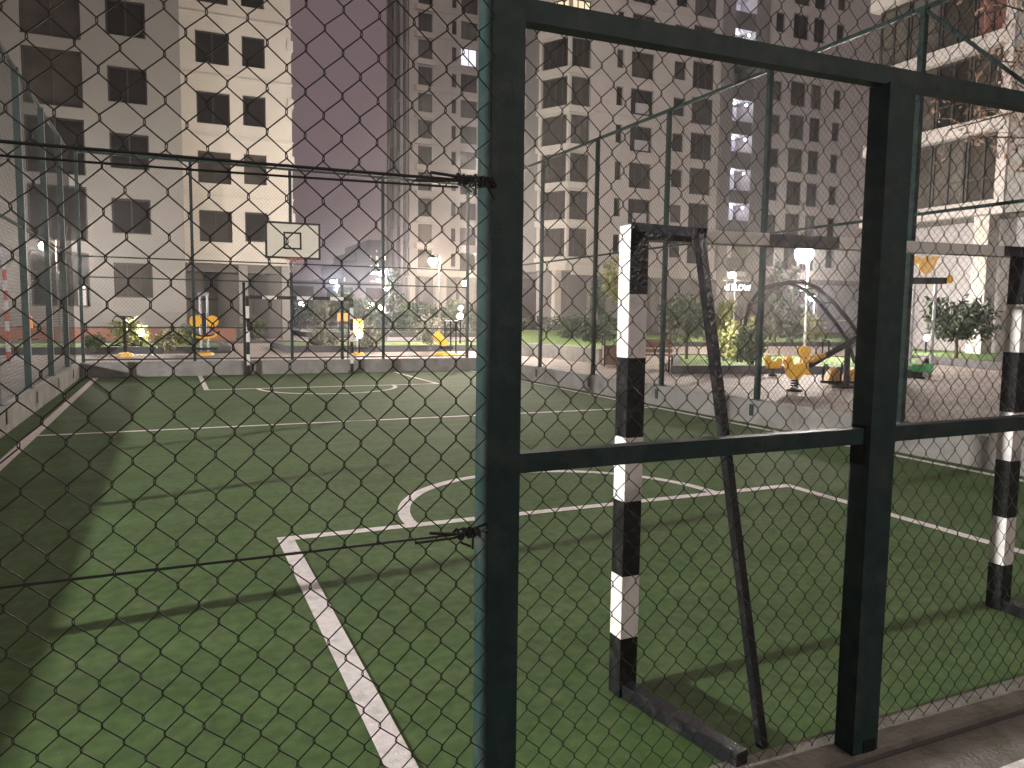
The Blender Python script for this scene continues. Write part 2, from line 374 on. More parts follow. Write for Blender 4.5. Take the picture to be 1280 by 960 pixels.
chain('mesh_panel', ff, lambda u, z, d: (-1.94 + u, YN - .006 + d + 0*u, z), 2.74, .03, ZT, .0865, .00178, 5, 'wire', .0046)
chain('mesh_panel', ff, lambda u, z, d: (.875 + u, YN + .088 + d + 0*u, z), 7.22, .03, ZT, .085, .00160, 4, 'wire', .0036)
def sag(z, s, x0=-1.96, x1=.80, y=YN + .004): return [(x0 + (x1-x0)*i/14, y, z - s*4*(i/14)*(1-i/14)) for i in range(15)]
MB().path(sag(1.970, .006), .0042, 6).build('tension_wire', 'tension', ff)
MB().path(sag(1.952, .016, -1.96, .70, YN + .012), .0030, 6).build('tension_wire', 'tension', ff)
MB().path(sag(1.022, .004), .0036, 6).build('tension_wire', 'tension', ff)
def knot(z, n):
    """leftover binding wire wound round the end of the strand and round the post"""
    q = MB(); rr = random.Random(int(z * 100))
    for a in range(n):
        c = Vector((.715 + .034 * a, YN + .002, z)); pts = []
        for i in range(15):
            t = i * 1.35
            pts.append(c + Vector((.0028 * i - .02 + rr.uniform(-.004, .004), .013 * math.cos(t) + rr.uniform(-.003, .003), .015 * math.sin(t) + rr.uniform(-.003, .003))))
        q.path(pts, .0042, 5)
        q.path([c + Vector((-.01, -.014, 0)), c + Vector((-.012, -.022, -.018)), c + Vector((rr.uniform(-.02, .02), -.022, -.032 - .008 * a))], .0034, 5)
    q.path([(.62, YN + .002, z + .012), (.70, YN - .012, z + .004), (.7899, YN + .02, z + .014)], .0042, 5)
    q.path([(.58, YN + .004, z - .012), (.68, YN - .010, z - .006), (.7899, YN + .03, z - .006)], .0036, 5)
    q.build('wire_tie', 'tension', ff)
knot(1.970, 3); knot(1.022, 2)

def fence_side(name, X, ys, label, rails, fence_out):
    t = thing(name, (X, 11, .36), label, 'fence')
    for yy in ys:
        hw_ = .035 if X > 0 else .048
        p = box(X - hw_, X + hw_, yy - hw_, yy + hw_, .361, ZT + .02).build('post', 'green', t)
        box(X - .07, X + .07, yy - .07, yy + .07, .3605, .372).build('base_plate', 'green', p)
        s = -1 if X > 0 else 1
        xf = (8.106 if X > 0 else -1.956)
        box(min(xf, xf - s*.006), max(xf, xf - s*.006), yy - .045, yy + .045, .12, .3).build('fixing_plate', 'green', p)
    for zz, ww in rails:
        MB().bar((X + .001, 2.0, zz), (X + .001, 20.42, zz), ww, ww).build('rail', 'green', t)
    return t
fr = fence_side('chain_link_fence', 8.21, [4.0, 6.5, 9.02, 11.52, 14.0, 16.55, 19.0], 'tall chain link side fence on the right wall, playground behind it', ((ZT, .05), (2.88, .035)), 1)
MB().bar((8.21, 6.47, ZT - .04), (8.21, 4.05, 2.95), .035, .035).build('brace', 'green', fr)
chain('mesh_panel', fr, lambda u, z, d: (8.17 + d + 0*u, 2.0 + u, z), 18.4, .38, ZT, .085, .0017, 3, 'wirefar')
fl = fence_side('chain_link_fence', -2.07, [4.1, 6.6, 9.1, 11.6, 14.1, 16.65, 19.1], 'tall chain link side fence on the left wall, seen edge-on', ((ZT, .05), (2.88, .035)), -1)
chain('mesh_panel', fl, lambda u, z, d: (-2.03 + d + 0*u, 2.0 + u, z), 18.4, .38, ZT, .085, .0022, 3, 'wirefar')
fb = thing('chain_link_fence', (3.1, 20.6, .36), 'far chain link fence behind the small goal and the backboard', 'fence')
for xx in (-1.90, .55, 2.92, 5.37, 7.85): box(xx - .035, xx + .035, 20.565, 20.635, .361, ZT + .03).build('post', 'green', fb)
for xx in (1.74, 4.24): box(xx - .035, xx + .035, 20.566, 20.634, .361, 2.36).build('post', 'green', fb)
for zz, ww in ((ZT, .055), (2.87, .032), (2.385, .032), (1.20, .032), (.42, .03)):
    MB().bar((-1.865, 20.601, zz), (7.815, 20.601, zz), ww, ww).build('rail', 'green', fb)
chain('mesh_panel', fb, lambda u, z, d: (-1.93 + u, 20.555 + d + 0*u, z), 9.8, .38, ZT, .085, .0017, 3, 'wirefar')

# ------------------------------------------------------------------ goals
def goal(x0, x1, y, sgn, h, w_, segs, label, first_side_white=False):
    t = thing('football_goal', ((x0+x1)/2, y, 0), label, 'goal', 'small striped football goals')
    def stripes(P, zs, cols, name):
        mb = MB(); v = []
        for a, b, c in zip(zs[:-1], zs[1:], cols):
            mb.cur = 'wbg'.index(c)
            P(mb, a, b)
        return mb.build(name, ['white', 'black', 'veil_grey'], t)
    for xx in (x0, x1):
        xa, xb = (xx, xx + w_)
        def P(mb, a, b, xa=xa, xb=xb): mb.box(xa, xb, y, y + w_, a, b - .0005)
        stripes(P, segs[0], segs[1], 'goal_post')
        if first_side_white and xx == x0: box(xa - .002, xa - .0005, y + .001, y + w_ - .001, 1.46, 1.988).build('paint_patch', 'white', t)
    n = segs[2]; xs = n[0]
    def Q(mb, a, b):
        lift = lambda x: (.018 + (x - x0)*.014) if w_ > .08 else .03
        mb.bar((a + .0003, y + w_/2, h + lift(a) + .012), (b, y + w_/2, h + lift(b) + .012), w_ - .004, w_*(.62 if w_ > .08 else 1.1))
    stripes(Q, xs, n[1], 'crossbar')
    for s, xx in ((1, x0), (-1, x1 + w_)):
        MB().bar((xx + s*.04, y + (0 if sgn < 0 else w_), .032), (xx + s*(.14 if w_ > .08 else .05), y + sgn*.60, .032), .06, .062).build('ground_bar', 'black', t)
        big = w_ > .08
        e0 = Vector((xx + s*.045, y + (.04 if sgn < 0 else w_), h + .060)); e1 = Vector((xx + s*(.085 if big else .04), y + sgn*.32, h + .005)); e2 = Vector((xx + s*(.27 if big else .05), y + sgn*.56, .03))
        sb = MB(); em = e0.lerp(e1, .45); sb.bar(e0, e1 + (e1 - e0)*.05, .045, .034); sb.build('side_bar', 'black', t)
        MB().bar(e1, e2, .030, .034).build('brace', 'black', t)
    if w_ < .08: MB().bar((x0 + .15, y + sgn*.62, .03), (x1 - .1, y + sgn*.62, .03), .05, .05).build('back_bar', 'black', t)
    return t
ZS = [0, .26, .53, .85, 1.12, 1.45, 1.71, 1.99]
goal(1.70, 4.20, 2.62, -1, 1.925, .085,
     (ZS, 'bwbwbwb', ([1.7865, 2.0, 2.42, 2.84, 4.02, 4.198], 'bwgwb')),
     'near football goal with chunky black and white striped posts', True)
goal(1.75, 4.38, 20.2, 1, 1.94, .078,
     ([0, .27, .54, .85, 1.15, 1.45, 1.75, 1.99], 'bwbwbwb', ([1.83, 2.15, 2.5, 3.0, 3.4, 3.85, 4.2, 4.379], 'bwbwbwb')),
     'far football goal, thin striped frame in front of the end wall')

# ------------------------------------------------------------------ basketball backboard
bb = thing('basketball_backboard', (2.94, 20.3, 2.98), 'white basketball backboard with black border on the far fence, red hoop below it', 'backboard')
bx0, bx1, bz0, bz1, by = 2.25, 3.63, 2.98, 3.91, 20.30
box(bx0 + .05, bx1 - .05, by, by + .03, bz0 + .05, bz1 - .05).build('board', 'board', bb)
q = MB()
q.box(bx0, bx1, by - .006, by + .036, bz1 - .052, bz1).box(bx0, bx1, by - .006, by + .036, bz0, bz0 + .052)
q.box(bx0, bx0 + .052, by - .006, by + .036, bz0 + .0525, bz1 - .0525).box(bx1 - .052, bx1, by - .006, by + .036, bz0 + .0525, bz1 - .0525)
q.build('border', 'black', bb)
q = MB(); a0, a1, c0, c1 = 2.70, 3.15, 3.22, 3.66
q.box(a0, a1, by - .005, by - .001, c1 - .045, c1).box(a0, a1, by - .005, by - .001, c0, c0 + .045).box(a0, a0 + .045, by - .005, by - .001, c0, c1).box(a1 - .045, a1, by - .005, by - .001, c0, c1)
q.build('target_square', 'black', bb)
hc = Vector((2.93, by - .30, 2.96))
hp = MB().path([hc + Vector((.225*math.cos(t), .225*math.sin(t), 0)) for t in [i*2*math.pi/24 for i in range(24)]], .012, 6, True)
hp.box(2.87, 2.99, by - .085, by - .007, 2.90, 2.99); hoop = hp.build('hoop', 'red', bb)
q = MB()
for i in range(12):
    for s in (1, -1):
        pts = []
        for k in range(5):
            t = (i + s * k * .5) * 2*math.pi/12; rr = .222 - .024 * k
            pts.append(hc + Vector((rr*math.cos(t), rr*math.sin(t), -.085*k)))
        q.path(pts, .005, 3)
q.build('net', 'net', hoop)
q = MB(); q.bar((2.92, 20.55, 3.2), (2.92, by + .031, 3.3), .06).bar((2.92, 20.55, 3.7), (2.92, by + .031, 3.6), .06); q.build('bracket', 'darkmetal', bb)

# ------------------------------------------------------------------ buildings
def wall_holes(mb, U0, U1, Z0, Z1, holes, fm, depth):
    """wall sheet with openings and their reveals; fm(u, d, z) -> world, d = depth into the wall"""
    us = sorted({U0, U1, *[h[0] for h in holes], *[h[1] for h in holes]}); zs = sorted({Z0, Z1, *[h[2] for h in holes], *[h[3] for h in holes]})
    us = [u for u in us if U0 <= u <= U1]; zs = [z for z in zs if Z0 <= z <= Z1]
    for i in range(len(us) - 1):
        for j in range(len(zs) - 1):
            cu, cz = (us[i]+us[i+1])/2, (zs[j]+zs[j+1])/2
            if any(h[0] < cu < h[1] and h[2] < cz < h[3] for h in holes): continue
            mb.quad(fm(us[i], 0, zs[j]), fm(us[i+1], 0, zs[j]), fm(us[i+1], 0, zs[j+1]), fm(us[i], 0, zs[j+1]))
    for (a, b, c, d) in holes:
        mb.quad(fm(a, 0, c), fm(a, depth, c), fm(a, depth, d), fm(a, 0, d)); mb.quad(fm(b, 0, c), fm(b, 0, d), fm(b, depth, d), fm(b, depth, c))
        mb.quad(fm(a, 0, c), fm(b, 0, c), fm(b, depth, c), fm(a, depth, c)); mb.quad(fm(a, 0, d), fm(a, depth, d), fm(b, depth, d), fm(b, 0, d))
def window(parent, u0, u1, z0, z1, fm, depth, glass='glass', mull=1, label=None, trans=None, fw=.07):
    mb = MB()
    def bx(a, b, c, d, e0, e1):
        P = [fm(a, e0, c), fm(b, e0, c), fm(b, e1, c), fm(a, e1, c), fm(a, e0, d), fm(b, e0, d), fm(b, e1, d), fm(a, e1, d)]
        mb.add(P, [(3,2,1,0),(4,5,6,7),(0,1,5,4),(1,2,6,5),(2,3,7,6),(3,0,4,7)])
    g = .004; e0, e1 = depth - .10, depth - .02
    bx(u0+g, u1-g, z0+g, z0+fw, e0, e1); bx(u0+g, u1-g, z1-fw, z1-g, e0, e1)
    bx(u0+g, u0+fw, z0+fw+.001, z1-fw-.001, e0, e1); bx(u1-fw, u1-g, z0+fw+.001, z1-fw-.001, e0, e1)
    for k in range(1, mull + 1):
        u = u0 + (u1-u0)*k/(mull+1); bx(u - fw*.4, u + fw*.4, z0+fw+.001, z1-fw-.001, e0+.004, e1-.004)
    if trans: zt = z0 + (z1-z0)*trans; bx(u0+fw+.001, u1-fw-.001, zt-fw*.35, zt+fw*.35, e0+.008, e1-.008)
    f = mb.build('window', 'frame', parent)
    d = depth - .03
    pane = MB().quad(fm(u0+.01, d, z0+.01), fm(u1-.01, d, z0+.01), fm(u1-.01, d, z1-.01), fm(u0+.01, d, z1-.01)).build('pane', glass, f)
    if label: f['label'] = label
    return f
GL = ['glass', 'glass', 'glass2', 'glass', 'glass2', 'glass3']
def pick(r=random): return GL[r.randrange(len(GL))]

# left block: front part's shade is in its grey plaster; lighter part set back right
lb = thing('apartment_block', (0, 40, 0), 'broad apartment block on the left, front part greyed for shade and cream part behind the backboard', 'building')
YA, YB = 39.7, 42.0
def floors(z0, n, s=2.93): return [z0 + s*k for k in range(n)]
fA = lambda u, d, z: (u, YA + d, z); fB = lambda u, d, z: (u, YB + d, z)
sA = YA / 42
zb = [5.13 + 2.94*k for k in range(9)]           # sills
def zA(z): return 1.62 + (z - 1.62) * sA
holesA = []
for k in range(-1, 9):
    z0 = 5.13 + 2.94*k; h = 1.60
    holesA.append((-2.30, -.68, z0, z0 + h)); holesA.append((-5.6, -3.28, z0 - .45, z0 + 2.0))
    if k >= 0: holesA.append((-9.6, -7.6, z0, z0 + h)); holesA.append((-13.4, -11.4, z0, z0 + h))
mb = MB(); wall_holes(mb, -18, .74, .15, 34, holesA, fA, .24)
mb.quad((.74, YA, .15), (.74, 55, .15), (.74, 55, 34), (.74, YA, 34)); mb.quad((-18, YA, .15), (-18, YA, 34), (-18, 55, 34), (-18, 55, .15))
mb.quad((-18, YA, 34), (.74, YA, 34), (.74, 55, 34), (-18, 55, 34)); mb.build('shade_grey_wall', 'plaster_grey', lb)
for i, hh in enumerate(holesA): window(lb, *hh, fA, .24, 'glass' if i % 4 == 1 else pick(), 2 if (i % 4 == 1 or i < 2) else 1)
holesB = []
for k in range(0, 9):
    z0 = 5.13 + 2.935*k
    holesB += [(1.49, 3.06, z0, z0 + 1.58), (3.68, 4.80, z0 + .10, z0 + 1.62)]
mb = MB(); wall_holes(mb, .7405, 6.1, 4.05, 32, holesB, fB, .24)
mb.quad((6.1, YB, 4.05), (6.1, 56, 4.05), (6.1, 56, 32), (6.1, YB, 32)); mb.quad((.7405, YB, 32), (6.1, YB, 32), (6.1, 56, 32), (.7405, 56, 32))
mb.quad((.7405, YB, 4.05), (.7405, 56, 4.05), (6.1, 56, 4.05), (6.1, YB, 4.05)); mb.build('cream_wall', 'plaster', lb)
for i, hh in enumerate(holesB): window(lb, *hh, fB, .24, pick(), 0 if i % 2 else 1)
for k in range(9):
    z0 = 4.52 + 2.935*k; box(.745, 6.16, YB - .06, YB - .003, z0 + .0, z0 + .10).build('string_course', 'plaster', lb)
    box(5.9, 6.2, YB - .05, YB + 3, z0 + 1.8, z0 + 2.3).build('corner_band', 'plaster', lb)
# recessed ground floor of the cream part
box(.745, 6.05, 44.2, 44.5, .15, 4.04).build('recess_wall', 'cladding', lb)
for xx in (2.1, 4.0): box(xx - .28, xx + .28, 44.0, 44.199, .15, 4.03).build('recess_door', 'frame', lb)
for xx in (3.55, 5.7): box(xx - .22, xx + .22, 42.1, 42.5, .15, 4.03).build('pillar', 'plaster_grey', lb)
box(-18, .735, YA - .08, YA - .004, .15, 1.55).build('plinth', 'cladding_mid', lb)
box(.8, 5.9, YB + .3, YB + .8, 3.62, 4.035).build('soffit_beam', 'cladding', lb)
# planter along the foot of the block
pl = thing('planter', (-4, 38.6, .15), 'long low brown clad planter along the foot of the left block', 'planter')
box(-12, -.2, 38.4, 38.9, .15, .78).build('box', 'rust', pl); box(-12.02, -.18, 38.38, 38.92, .781, .83).build('rim', 'kerb', pl)
pl = thing('planter', (2.8, 39.6, .15), 'short brown clad planter by the entrance recess', 'planter')
box(1.35, 2.9, 39.2, 39.8, .15, .80).build('box', 'rust', pl); box(1.33, 2.92, 39.18, 39.82, .801, .85).build('rim', 'kerb', pl)
# information board on the left block wall
ib = thing('notice_board', (-3.6, 39.55, 2.0), 'small dark framed notice board beside the left fence corner, pale strip on top', 'notice board')
box(-3.78, -3.40, 39.52, 39.60, 1.75, 2.75).build('frame', 'frame', ib); box(-3.72, -3.46, 39.505, 39.519, 2.55, 2.66).build('heading_strip', 'white', ib)
box(-3.74, -3.44, 39.508, 39.519, 1.8, 2.48).build('sheet', 'stone', ib)

# far tower, left of the main post
t1 = thing('apartment_tower', (30, 88, 0), 'slim far apartment tower seen left of the thick green post, one bright window', 'building')
fT = lambda u, d, z: (u, 88 + d, z)
holes = []; info = []
for k in range(14):
    z0 = 7.1 + 3.03*k
    for (a, b, lo, hi, nm) in ((27.2, 28.95, 0, 2.15, 'bay'), (31.35, 31.95, .25, 1.85, 'slit'), (32.5, 34.6, -.1, 2.0, 'balc')):
        holes.append((a, b, z0 + lo, z0 + hi)); info.append((nm, k))
mb = MB(); wall_holes(mb, 26.1, 37.2, 6.1, 50, holes, fT, .3)
mb.quad((37.2, 88, 6.1), (37.2, 97, 6.1), (37.2, 97, 50), (37.2, 88, 50)); mb.quad((26.1, 88, 50), (37.2, 88, 50), (37.2, 97, 50), (26.1, 97, 50))
mb.quad((26.1, 88, 6.1), (26.1, 97, 6.1), (37.2, 97, 6.1), (37.2, 88, 6.1)); mb.build('wall', 'plaster_pink', t1)
for hh, (nm, k) in zip(holes, info):
    g = 'lit_cool' if (nm == 'balc' and k == 8) else pick()
    window(t1, *hh, fT, .3, g, {'bay': 2, 'slit': 0, 'balc': 1}[nm], 'brightly lit window' if g == 'lit_cool' else None, fw=.09)
for k in range(14):
    z0 = 6.35 + 3.03*k
    MB().poly([(26.1, 89.2), (26.9, 87.55), (29.15, 87.55), (29.15, 88.0), (26.1, 88.0)][:4] + [(26.1, 88.003)], z0, z0 + .62).build('bay_band', 'plaster', t1)
    box(29.2, 37.1, 87.93, 87.997, z0 + .22, z0 + .34).build('string_course', 'plaster_pink', t1)
box(34.9, 35.15, 87.7, 87.997, 6.2, 49).build('downpipe', 'plaster_grey', t1)
# glazed side of the tower, seen very obliquely
fU = lambda u, d, z: (26.1 + d, u, z)
hsU = []
for k in range(14):
    for (a, b) in ((88.9, 90.1), (91.4, 93.0), (94.3, 96.0)): hsU.append((a, b, 7.3 + 3.03*k, 9.3 + 3.03*k))
mb = MB(); wall_holes(mb, 88, 97, 6.1, 50, hsU, fU, .25); mb.build('side_wall', 'cladding_mid', t1)
for i, hh in enumerate(hsU):
    lit = i == 24
    window(t1, *hh, fU, .25, 'lit_cool' if lit else random.choice(['glass', 'glass2', 'glass3', 'loggia']), 0, 'narrow bright side window' if lit else None, fw=.1)
for yy, ma in ((88.5, 'plaster_grey'), (90.75, 'stone'), (93.6, 'plaster_grey'), (96.7, 'cladding')): box(25.8, 26.095, yy - .2, yy + .2, 6.1, 50).build('mullion_strip', ma, t1)
# podium of the far tower
box(26.1, 41, 90.5, 91, .15, 6.09).build('podium_wall', 'cladding_mid', t1)
for xx, ww, ma in ((26.6, .35, 'plaster'), (27.8, .3, 'plaster_grey'), (30.2, .7, 'plaster'), (33.1, .6, 'plaster_grey'), (36, .5, 'plaster')):
    box(xx - ww, xx + ww, 88.3, 89.2, .15, 6.09).build('pillar', ma, t1)

# middle tower, right of the main post
t2 = thing('apartment_tower', (40, 56, 0), 'large pale apartment tower right of the thick post, stacked corner bays and lit stairwell', 'building')
fM = lambda u, d, z: (u, 56 + d, z)
ZB = [6.50 + 3.05*k for k in range(11)]
cols = dict(bay=(30.25, 32.05, 0, 2.35), slit=(34.52, 35.2, .5, 2.05), bal=(35.95, 38.25, -.05, 2.1), win=(40.3, 41.55, .35, 1.9), right=(42.25, 44.65, -.1, 2.2))
hs = []; inf = []
for k in range(11):
    for nm, (a, b, lo, hi) in cols.items(): hs.append((a, b, ZB[k] + lo, ZB[k] + hi)); inf.append((nm, k))
mb = MB(); wall_holes(mb, 30.0, 45.3, 5.35, 41, hs, fM, .35)
mb.quad((30, 56, 41), (45.3, 56, 41), (45.3, 72, 41), (30, 72, 41)); mb.quad((30.0, 56, 5.35), (30.0, 72, 5.35), (45.3, 72, 5.35), (45.3, 56, 5.35))
mb.build('wall', 'plaster_pink', t2)
for hh, (nm, k) in zip(hs, inf):
    g = {'bay': random.choice(['glass', 'glass2', 'glass3', 'glass2'])}.get(nm, pick())
    if nm == 'bay' and k == 6: g = 'lit_warm'
    window(t2, *hh, fM, .35, g, {'bay': 2, 'bal': 2, 'right': 2}.get(nm, 0), 'warmly lit window' if g == 'lit_warm' else None, fw=.085)
    if nm == 'bal' and k in (1, 3, 4, 6): box(hh[0] + .5, hh[1] - .5, 55.9, 56.1, hh[2] + .15, hh[2] + .95).build('air_conditioner', 'stone', t2)
# the chamfered corner bays
cA, cB = Vector((28.55, 58.6, 0)), Vector((29.99, 56.0, 0)); dv = (cB - cA); Lc = dv.length; du = dv / Lc; dn = Vector((du.y, -du.x, 0))
if dn.y < 0: dn = -dn
fC = lambda u, d, z: tuple(cA + du*u + dn*d + Vector((0, 0, z)))
hc_ = [(.25, Lc - .15, z, z + 2.35) for z in ZB]
mb = MB(); wall_holes(mb, 0, Lc, 5.35, 41, hc_, fC, .35); mb.build('corner_wall', 'plaster', t2)
for k, hh in enumerate(hc_): window(t2, *hh, fC, .35, 'lit_warm' if k == 6 else random.choice(['glass', 'glass2', 'glass2']), 3, 'warmly lit corner glazing' if k == 6 else None, fw=.08)
for k in range(11):
    zc = ZB[k] - .56
    p0 = cA - dn*.22 - du*.1; p1 = Vector((29.9, 55.7, 0)); p2 = Vector((32.25, 55.7, 0)); p3 = Vector((32.25, 55.998, 0))
    MB().poly([(p0.x, p0.y), (p1.x, p1.y), (p2.x, p2.y), (p3.x, p3.y), (29.99, 55.998), (cA.x - .003*dn.x, cA.y - .003*dn.y)], zc, zc + .5).build('bay_band', 'plaster', t2)
    box(32.3, 45.2, 55.93, 55.997, ZB[k] - .33, ZB[k] - .25).build('string_course', 'plaster_pink', t2)
# the side of the tower
fS = lambda u, d, z: (28.55 + d, u, z)
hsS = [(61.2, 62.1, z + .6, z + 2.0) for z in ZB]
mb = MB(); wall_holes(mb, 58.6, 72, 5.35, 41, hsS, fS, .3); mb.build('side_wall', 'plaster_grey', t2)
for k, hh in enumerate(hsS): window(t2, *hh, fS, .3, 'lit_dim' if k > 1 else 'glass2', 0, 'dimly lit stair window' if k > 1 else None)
# stairwell recess with lit landings
box(45.32, 46.4, 55.6, 58, .15, 41).build('stair_pier', 'cladding_mid', t2); box(48.75, 50.3, 55.6, 58, .15, 41).build('stair_pier', 'cladding_mid', t2)
box(46.42, 48.73, 57.8, 58, .15, 41).build('stair_wall', 'loggia', t2)
for k in range(11):
    z0 = ZB[k] - .6
    box(46.42, 48.73, 55.75, 57.79, z0, z0 + .18).build('landing', 'cladding_mid', t2)
    box(46.42, 48.73, 55.70, 55.748, z0, z0 + (1.15 if k % 2 == 0 else 1.5)).build('parapet', 'cladding', t2)
    lit = k in (1, 2, 3, 4, 6, 7, 8)
    if lit:
        for xx in ((46.85, 48.2) if k != 7 else (46.85,)):
            lp = MB().ball((xx, 55.9, z0 + 2.72), .11).build('landing_light', 'lamp_c', t2)
        lightpt('landing_glow', (47.5, 56.6, z0 + 2.5), 120, (.86, .84, 1.0), .15, t2)
# right wing of the same tower
hw = []
for k in range(11):
    z0 = ZB[k]
    hw += [(51.4, 52.5, z0 - .0, z0 + 1.75), (53.5, 55.45, z0 - .25, z0 + 2.0), (56.0, 57.5, z0 - .25, z0 + 2.0), (58.9, 60.0, z0 + .1, z0 + 1.9)]
mb = MB(); wall_holes(mb, 50.35, 76, 5.35, 41, hw, fM, .35); mb.quad((50.35, 56, 41), (76, 56, 41), (76, 72, 41), (50.35, 72, 41)); mb.build('wing_wall', 'plaster_pink', t2)
for i, hh in enumerate(hw): window(t2, *hh, fM, .35, pick(), 0 if i % 4 in (0, 3) else 1, fw=.08)
# ground floor behind pillars
box(29.3, 75, 59.4, 60, .15, 5.34).build('podium_wall', 'stone', t2)
MB().poly([(30.9, 57.2), (30.0, 57.9), (29.4, 59.38), (33.5, 59.38), (33.5, 57.2)], .15, 5.33).build('podium_corner', 'cladding_mid', t2)
for xx in (29.6, 33.0, 36.2, 39.5, 42.6, 45.9, 49.3, 52.8): box(xx - .3, xx + .3, 56.5, 57.1, .15, 5.34).build('pillar', 'plaster' if xx < 30 else 'plaster_grey', t2)
box(30.5, 76, 55.7, 55.998, 5.0, 5.85).build('fascia', 'plaster', t2)
box(46, 62, 53.5, 55.69, 4.9, 5.25).build('canopy', 'plaster_grey', t2)
def lettering(txt, loc, h, parent, nm, cat, label):
    cu = bpy.data.curves.new(nm, 'FONT'); cu.body = txt; cu.size = h; cu.extrude = .03; cu.align_x = 'CENTER'; cu.materials.append(M['sign'])
    s = thing('lit_sign', loc, label, cat)
    tmp = bpy.data.objects.new('tmp_text', cu); COL.objects.link(tmp); tmp.rotation_euler = (math.pi/2, 0, 0); bpy.context.view_layer.update()
    me = bpy.data.meshes.new_from_object(tmp.evaluated_get(bpy.context.evaluated_depsgraph_get())); bpy.data.objects.remove(tmp)
    me.transform(Matrix.Rotation(math.pi/2, 4, 'X')); me.materials.clear(); me.materials.append(M['sign'])
    o = bpy.data.objects.new('lettering', me); COL.objects.link(o); o.parent = s
    box(loc[0] - .36*h*len(txt), loc[0] + .36*h*len(txt), loc[1] + .05, loc[1] + .08, loc[2] - .12, loc[2] - .04).build('rail', 'darkmetal', s)
p = onY(922, 363, 53.4); lettering('G BLOW', (p.x, p.y, p.z), .74, None, 's', 'sign', 'bright white lit shop sign at the foot of the tower, under the smaller star lamp')
p = onY(1001, 364, 53.4); lettering('CBL', (p.x, p.y, p.z), .7, None, 's', 'sign', 'short white lit shop sign under the brightest lamp')

# right building, its loggias facing the pitch
rb = thing('apartment_block', (28, 16, 0), 'near block at the right edge with big loggias and pale beams', 'building')
zL0 = 6.05
yN, yS = 24.6, 18.55
fR = lambda u, d, z: (28 + d, u, z)
box(28.4, 44, 6, yN, zL0, 34).build('core', 'cladding_mid', rb)
box(27.9, 28.395, 6, yS - .25, zL0 - .5, 34).build('blank_wall', 'plaster_grey', rb)
for k in range(9):
    z0 = zL0 - .45 + 3.05*k
    box(27.85, 28.395, yS + .13, yN + .1, z0, z0 + .5).build('loggia_beam', 'plaster_pink', rb)
    if k < 8:
        n = 4
        for i in range(n):
            ya = yS + .2 + (yN - yS - .3)*i/n; yb = yS + .2 + (yN - yS - .3)*(i+1)/n - .05
            window(rb, ya, yb, z0 + .52, z0 + 3.03, fR, .33, 'curtain' if (k == 2 and i == 0) else random.choice(['glass3', 'glass2', 'glass3', 'glass']), 1, 'glazing with a reddish curtain' if (k == 2 and i == 0) else None, .35, .09)
box(27.80, 28.39, yS - .245, yS + .125, zL0 - .5, 34).build('corner_pillar', 'plaster_pink', rb)
box(29.5, 44, 6, yN - .5, .15, zL0 - .51).build('ground_floor_wall', 'stone', rb)
for yy in (9, 14.2, 19.2, 23.9): box(28.0, 28.6, yy - .3, yy + .3, .15, zL0 - .51).build('pillar', 'plaster', rb)
box(28.0, 44, 6, yN, zL0 - .5, zL0 - .003).build('floor_slab', 'plaster_grey', rb)
# low dark building in the far gap and the lit block on the rise behind
gb = thing('low_building', (24, 130, 0), 'long low dark building in the gap under the far lit block', 'building')
box(8, 40, 118, 125, .15, 5.9).build('wall', 'cladding_mid', gb); box(7.6, 40.4, 117.6, 125.4, 5.901, 6.35).build('roof', 'cladding', gb)
for i in range(5): box(10 + 6*i, 14 + 6*i, 117.9, 117.997, 1, 5.5).build('window', 'glass', gb)
fbk = thing('apartment_block', (70, 260, 0), 'far dark apartment block stepping up in the gap, dotted with tiny lit windows', 'building')
segs_ = ((398, 428, 348), (428, 446, 326), (446, 462, 312), (462, 486, 299), (486, 520, 296))
for i, (a, b, top) in enumerate(segs_):
    pa, pb = onY(a, top, 260), onY(b, top, 260)
    q = box(pa.x, pb.x - .01, 260 + i*.5, 300, .0, pa.z).build('wall', 'hill', fbk)
    for r_ in range(int((pa.z - 8) / 2.6)):
        for c_ in range(int((pb.x - pa.x) / 2.0)):
            if random.random() < .42:
                x = pa.x + .5 + c_*2.0; z = 7 + r_*2.6
                box(x, x + random.choice((.5, .8, 1.5)), 259.85 + i*.5, 259.99 + i*.5, z, z + random.choice((.7, 1.3))).build('lit_window', random.choice(['lit_warm', 'lit_cool', 'lit_far', 'lit_dim', 'lit_far']), q)
hl = MB(); pr = [(-200, 4), (40, 9), (75, 16), (110, 26), (160, 40), (260, 60), (500, 60)]
for (xa, za), (xb, zb_) in zip(pr[:-1], pr[1:]): hl.quad((xa, 420, -1), (xb, 420, -1), (xb, 520, zb_), (xa, 520, za))
struct('hills', hl, 'hill')

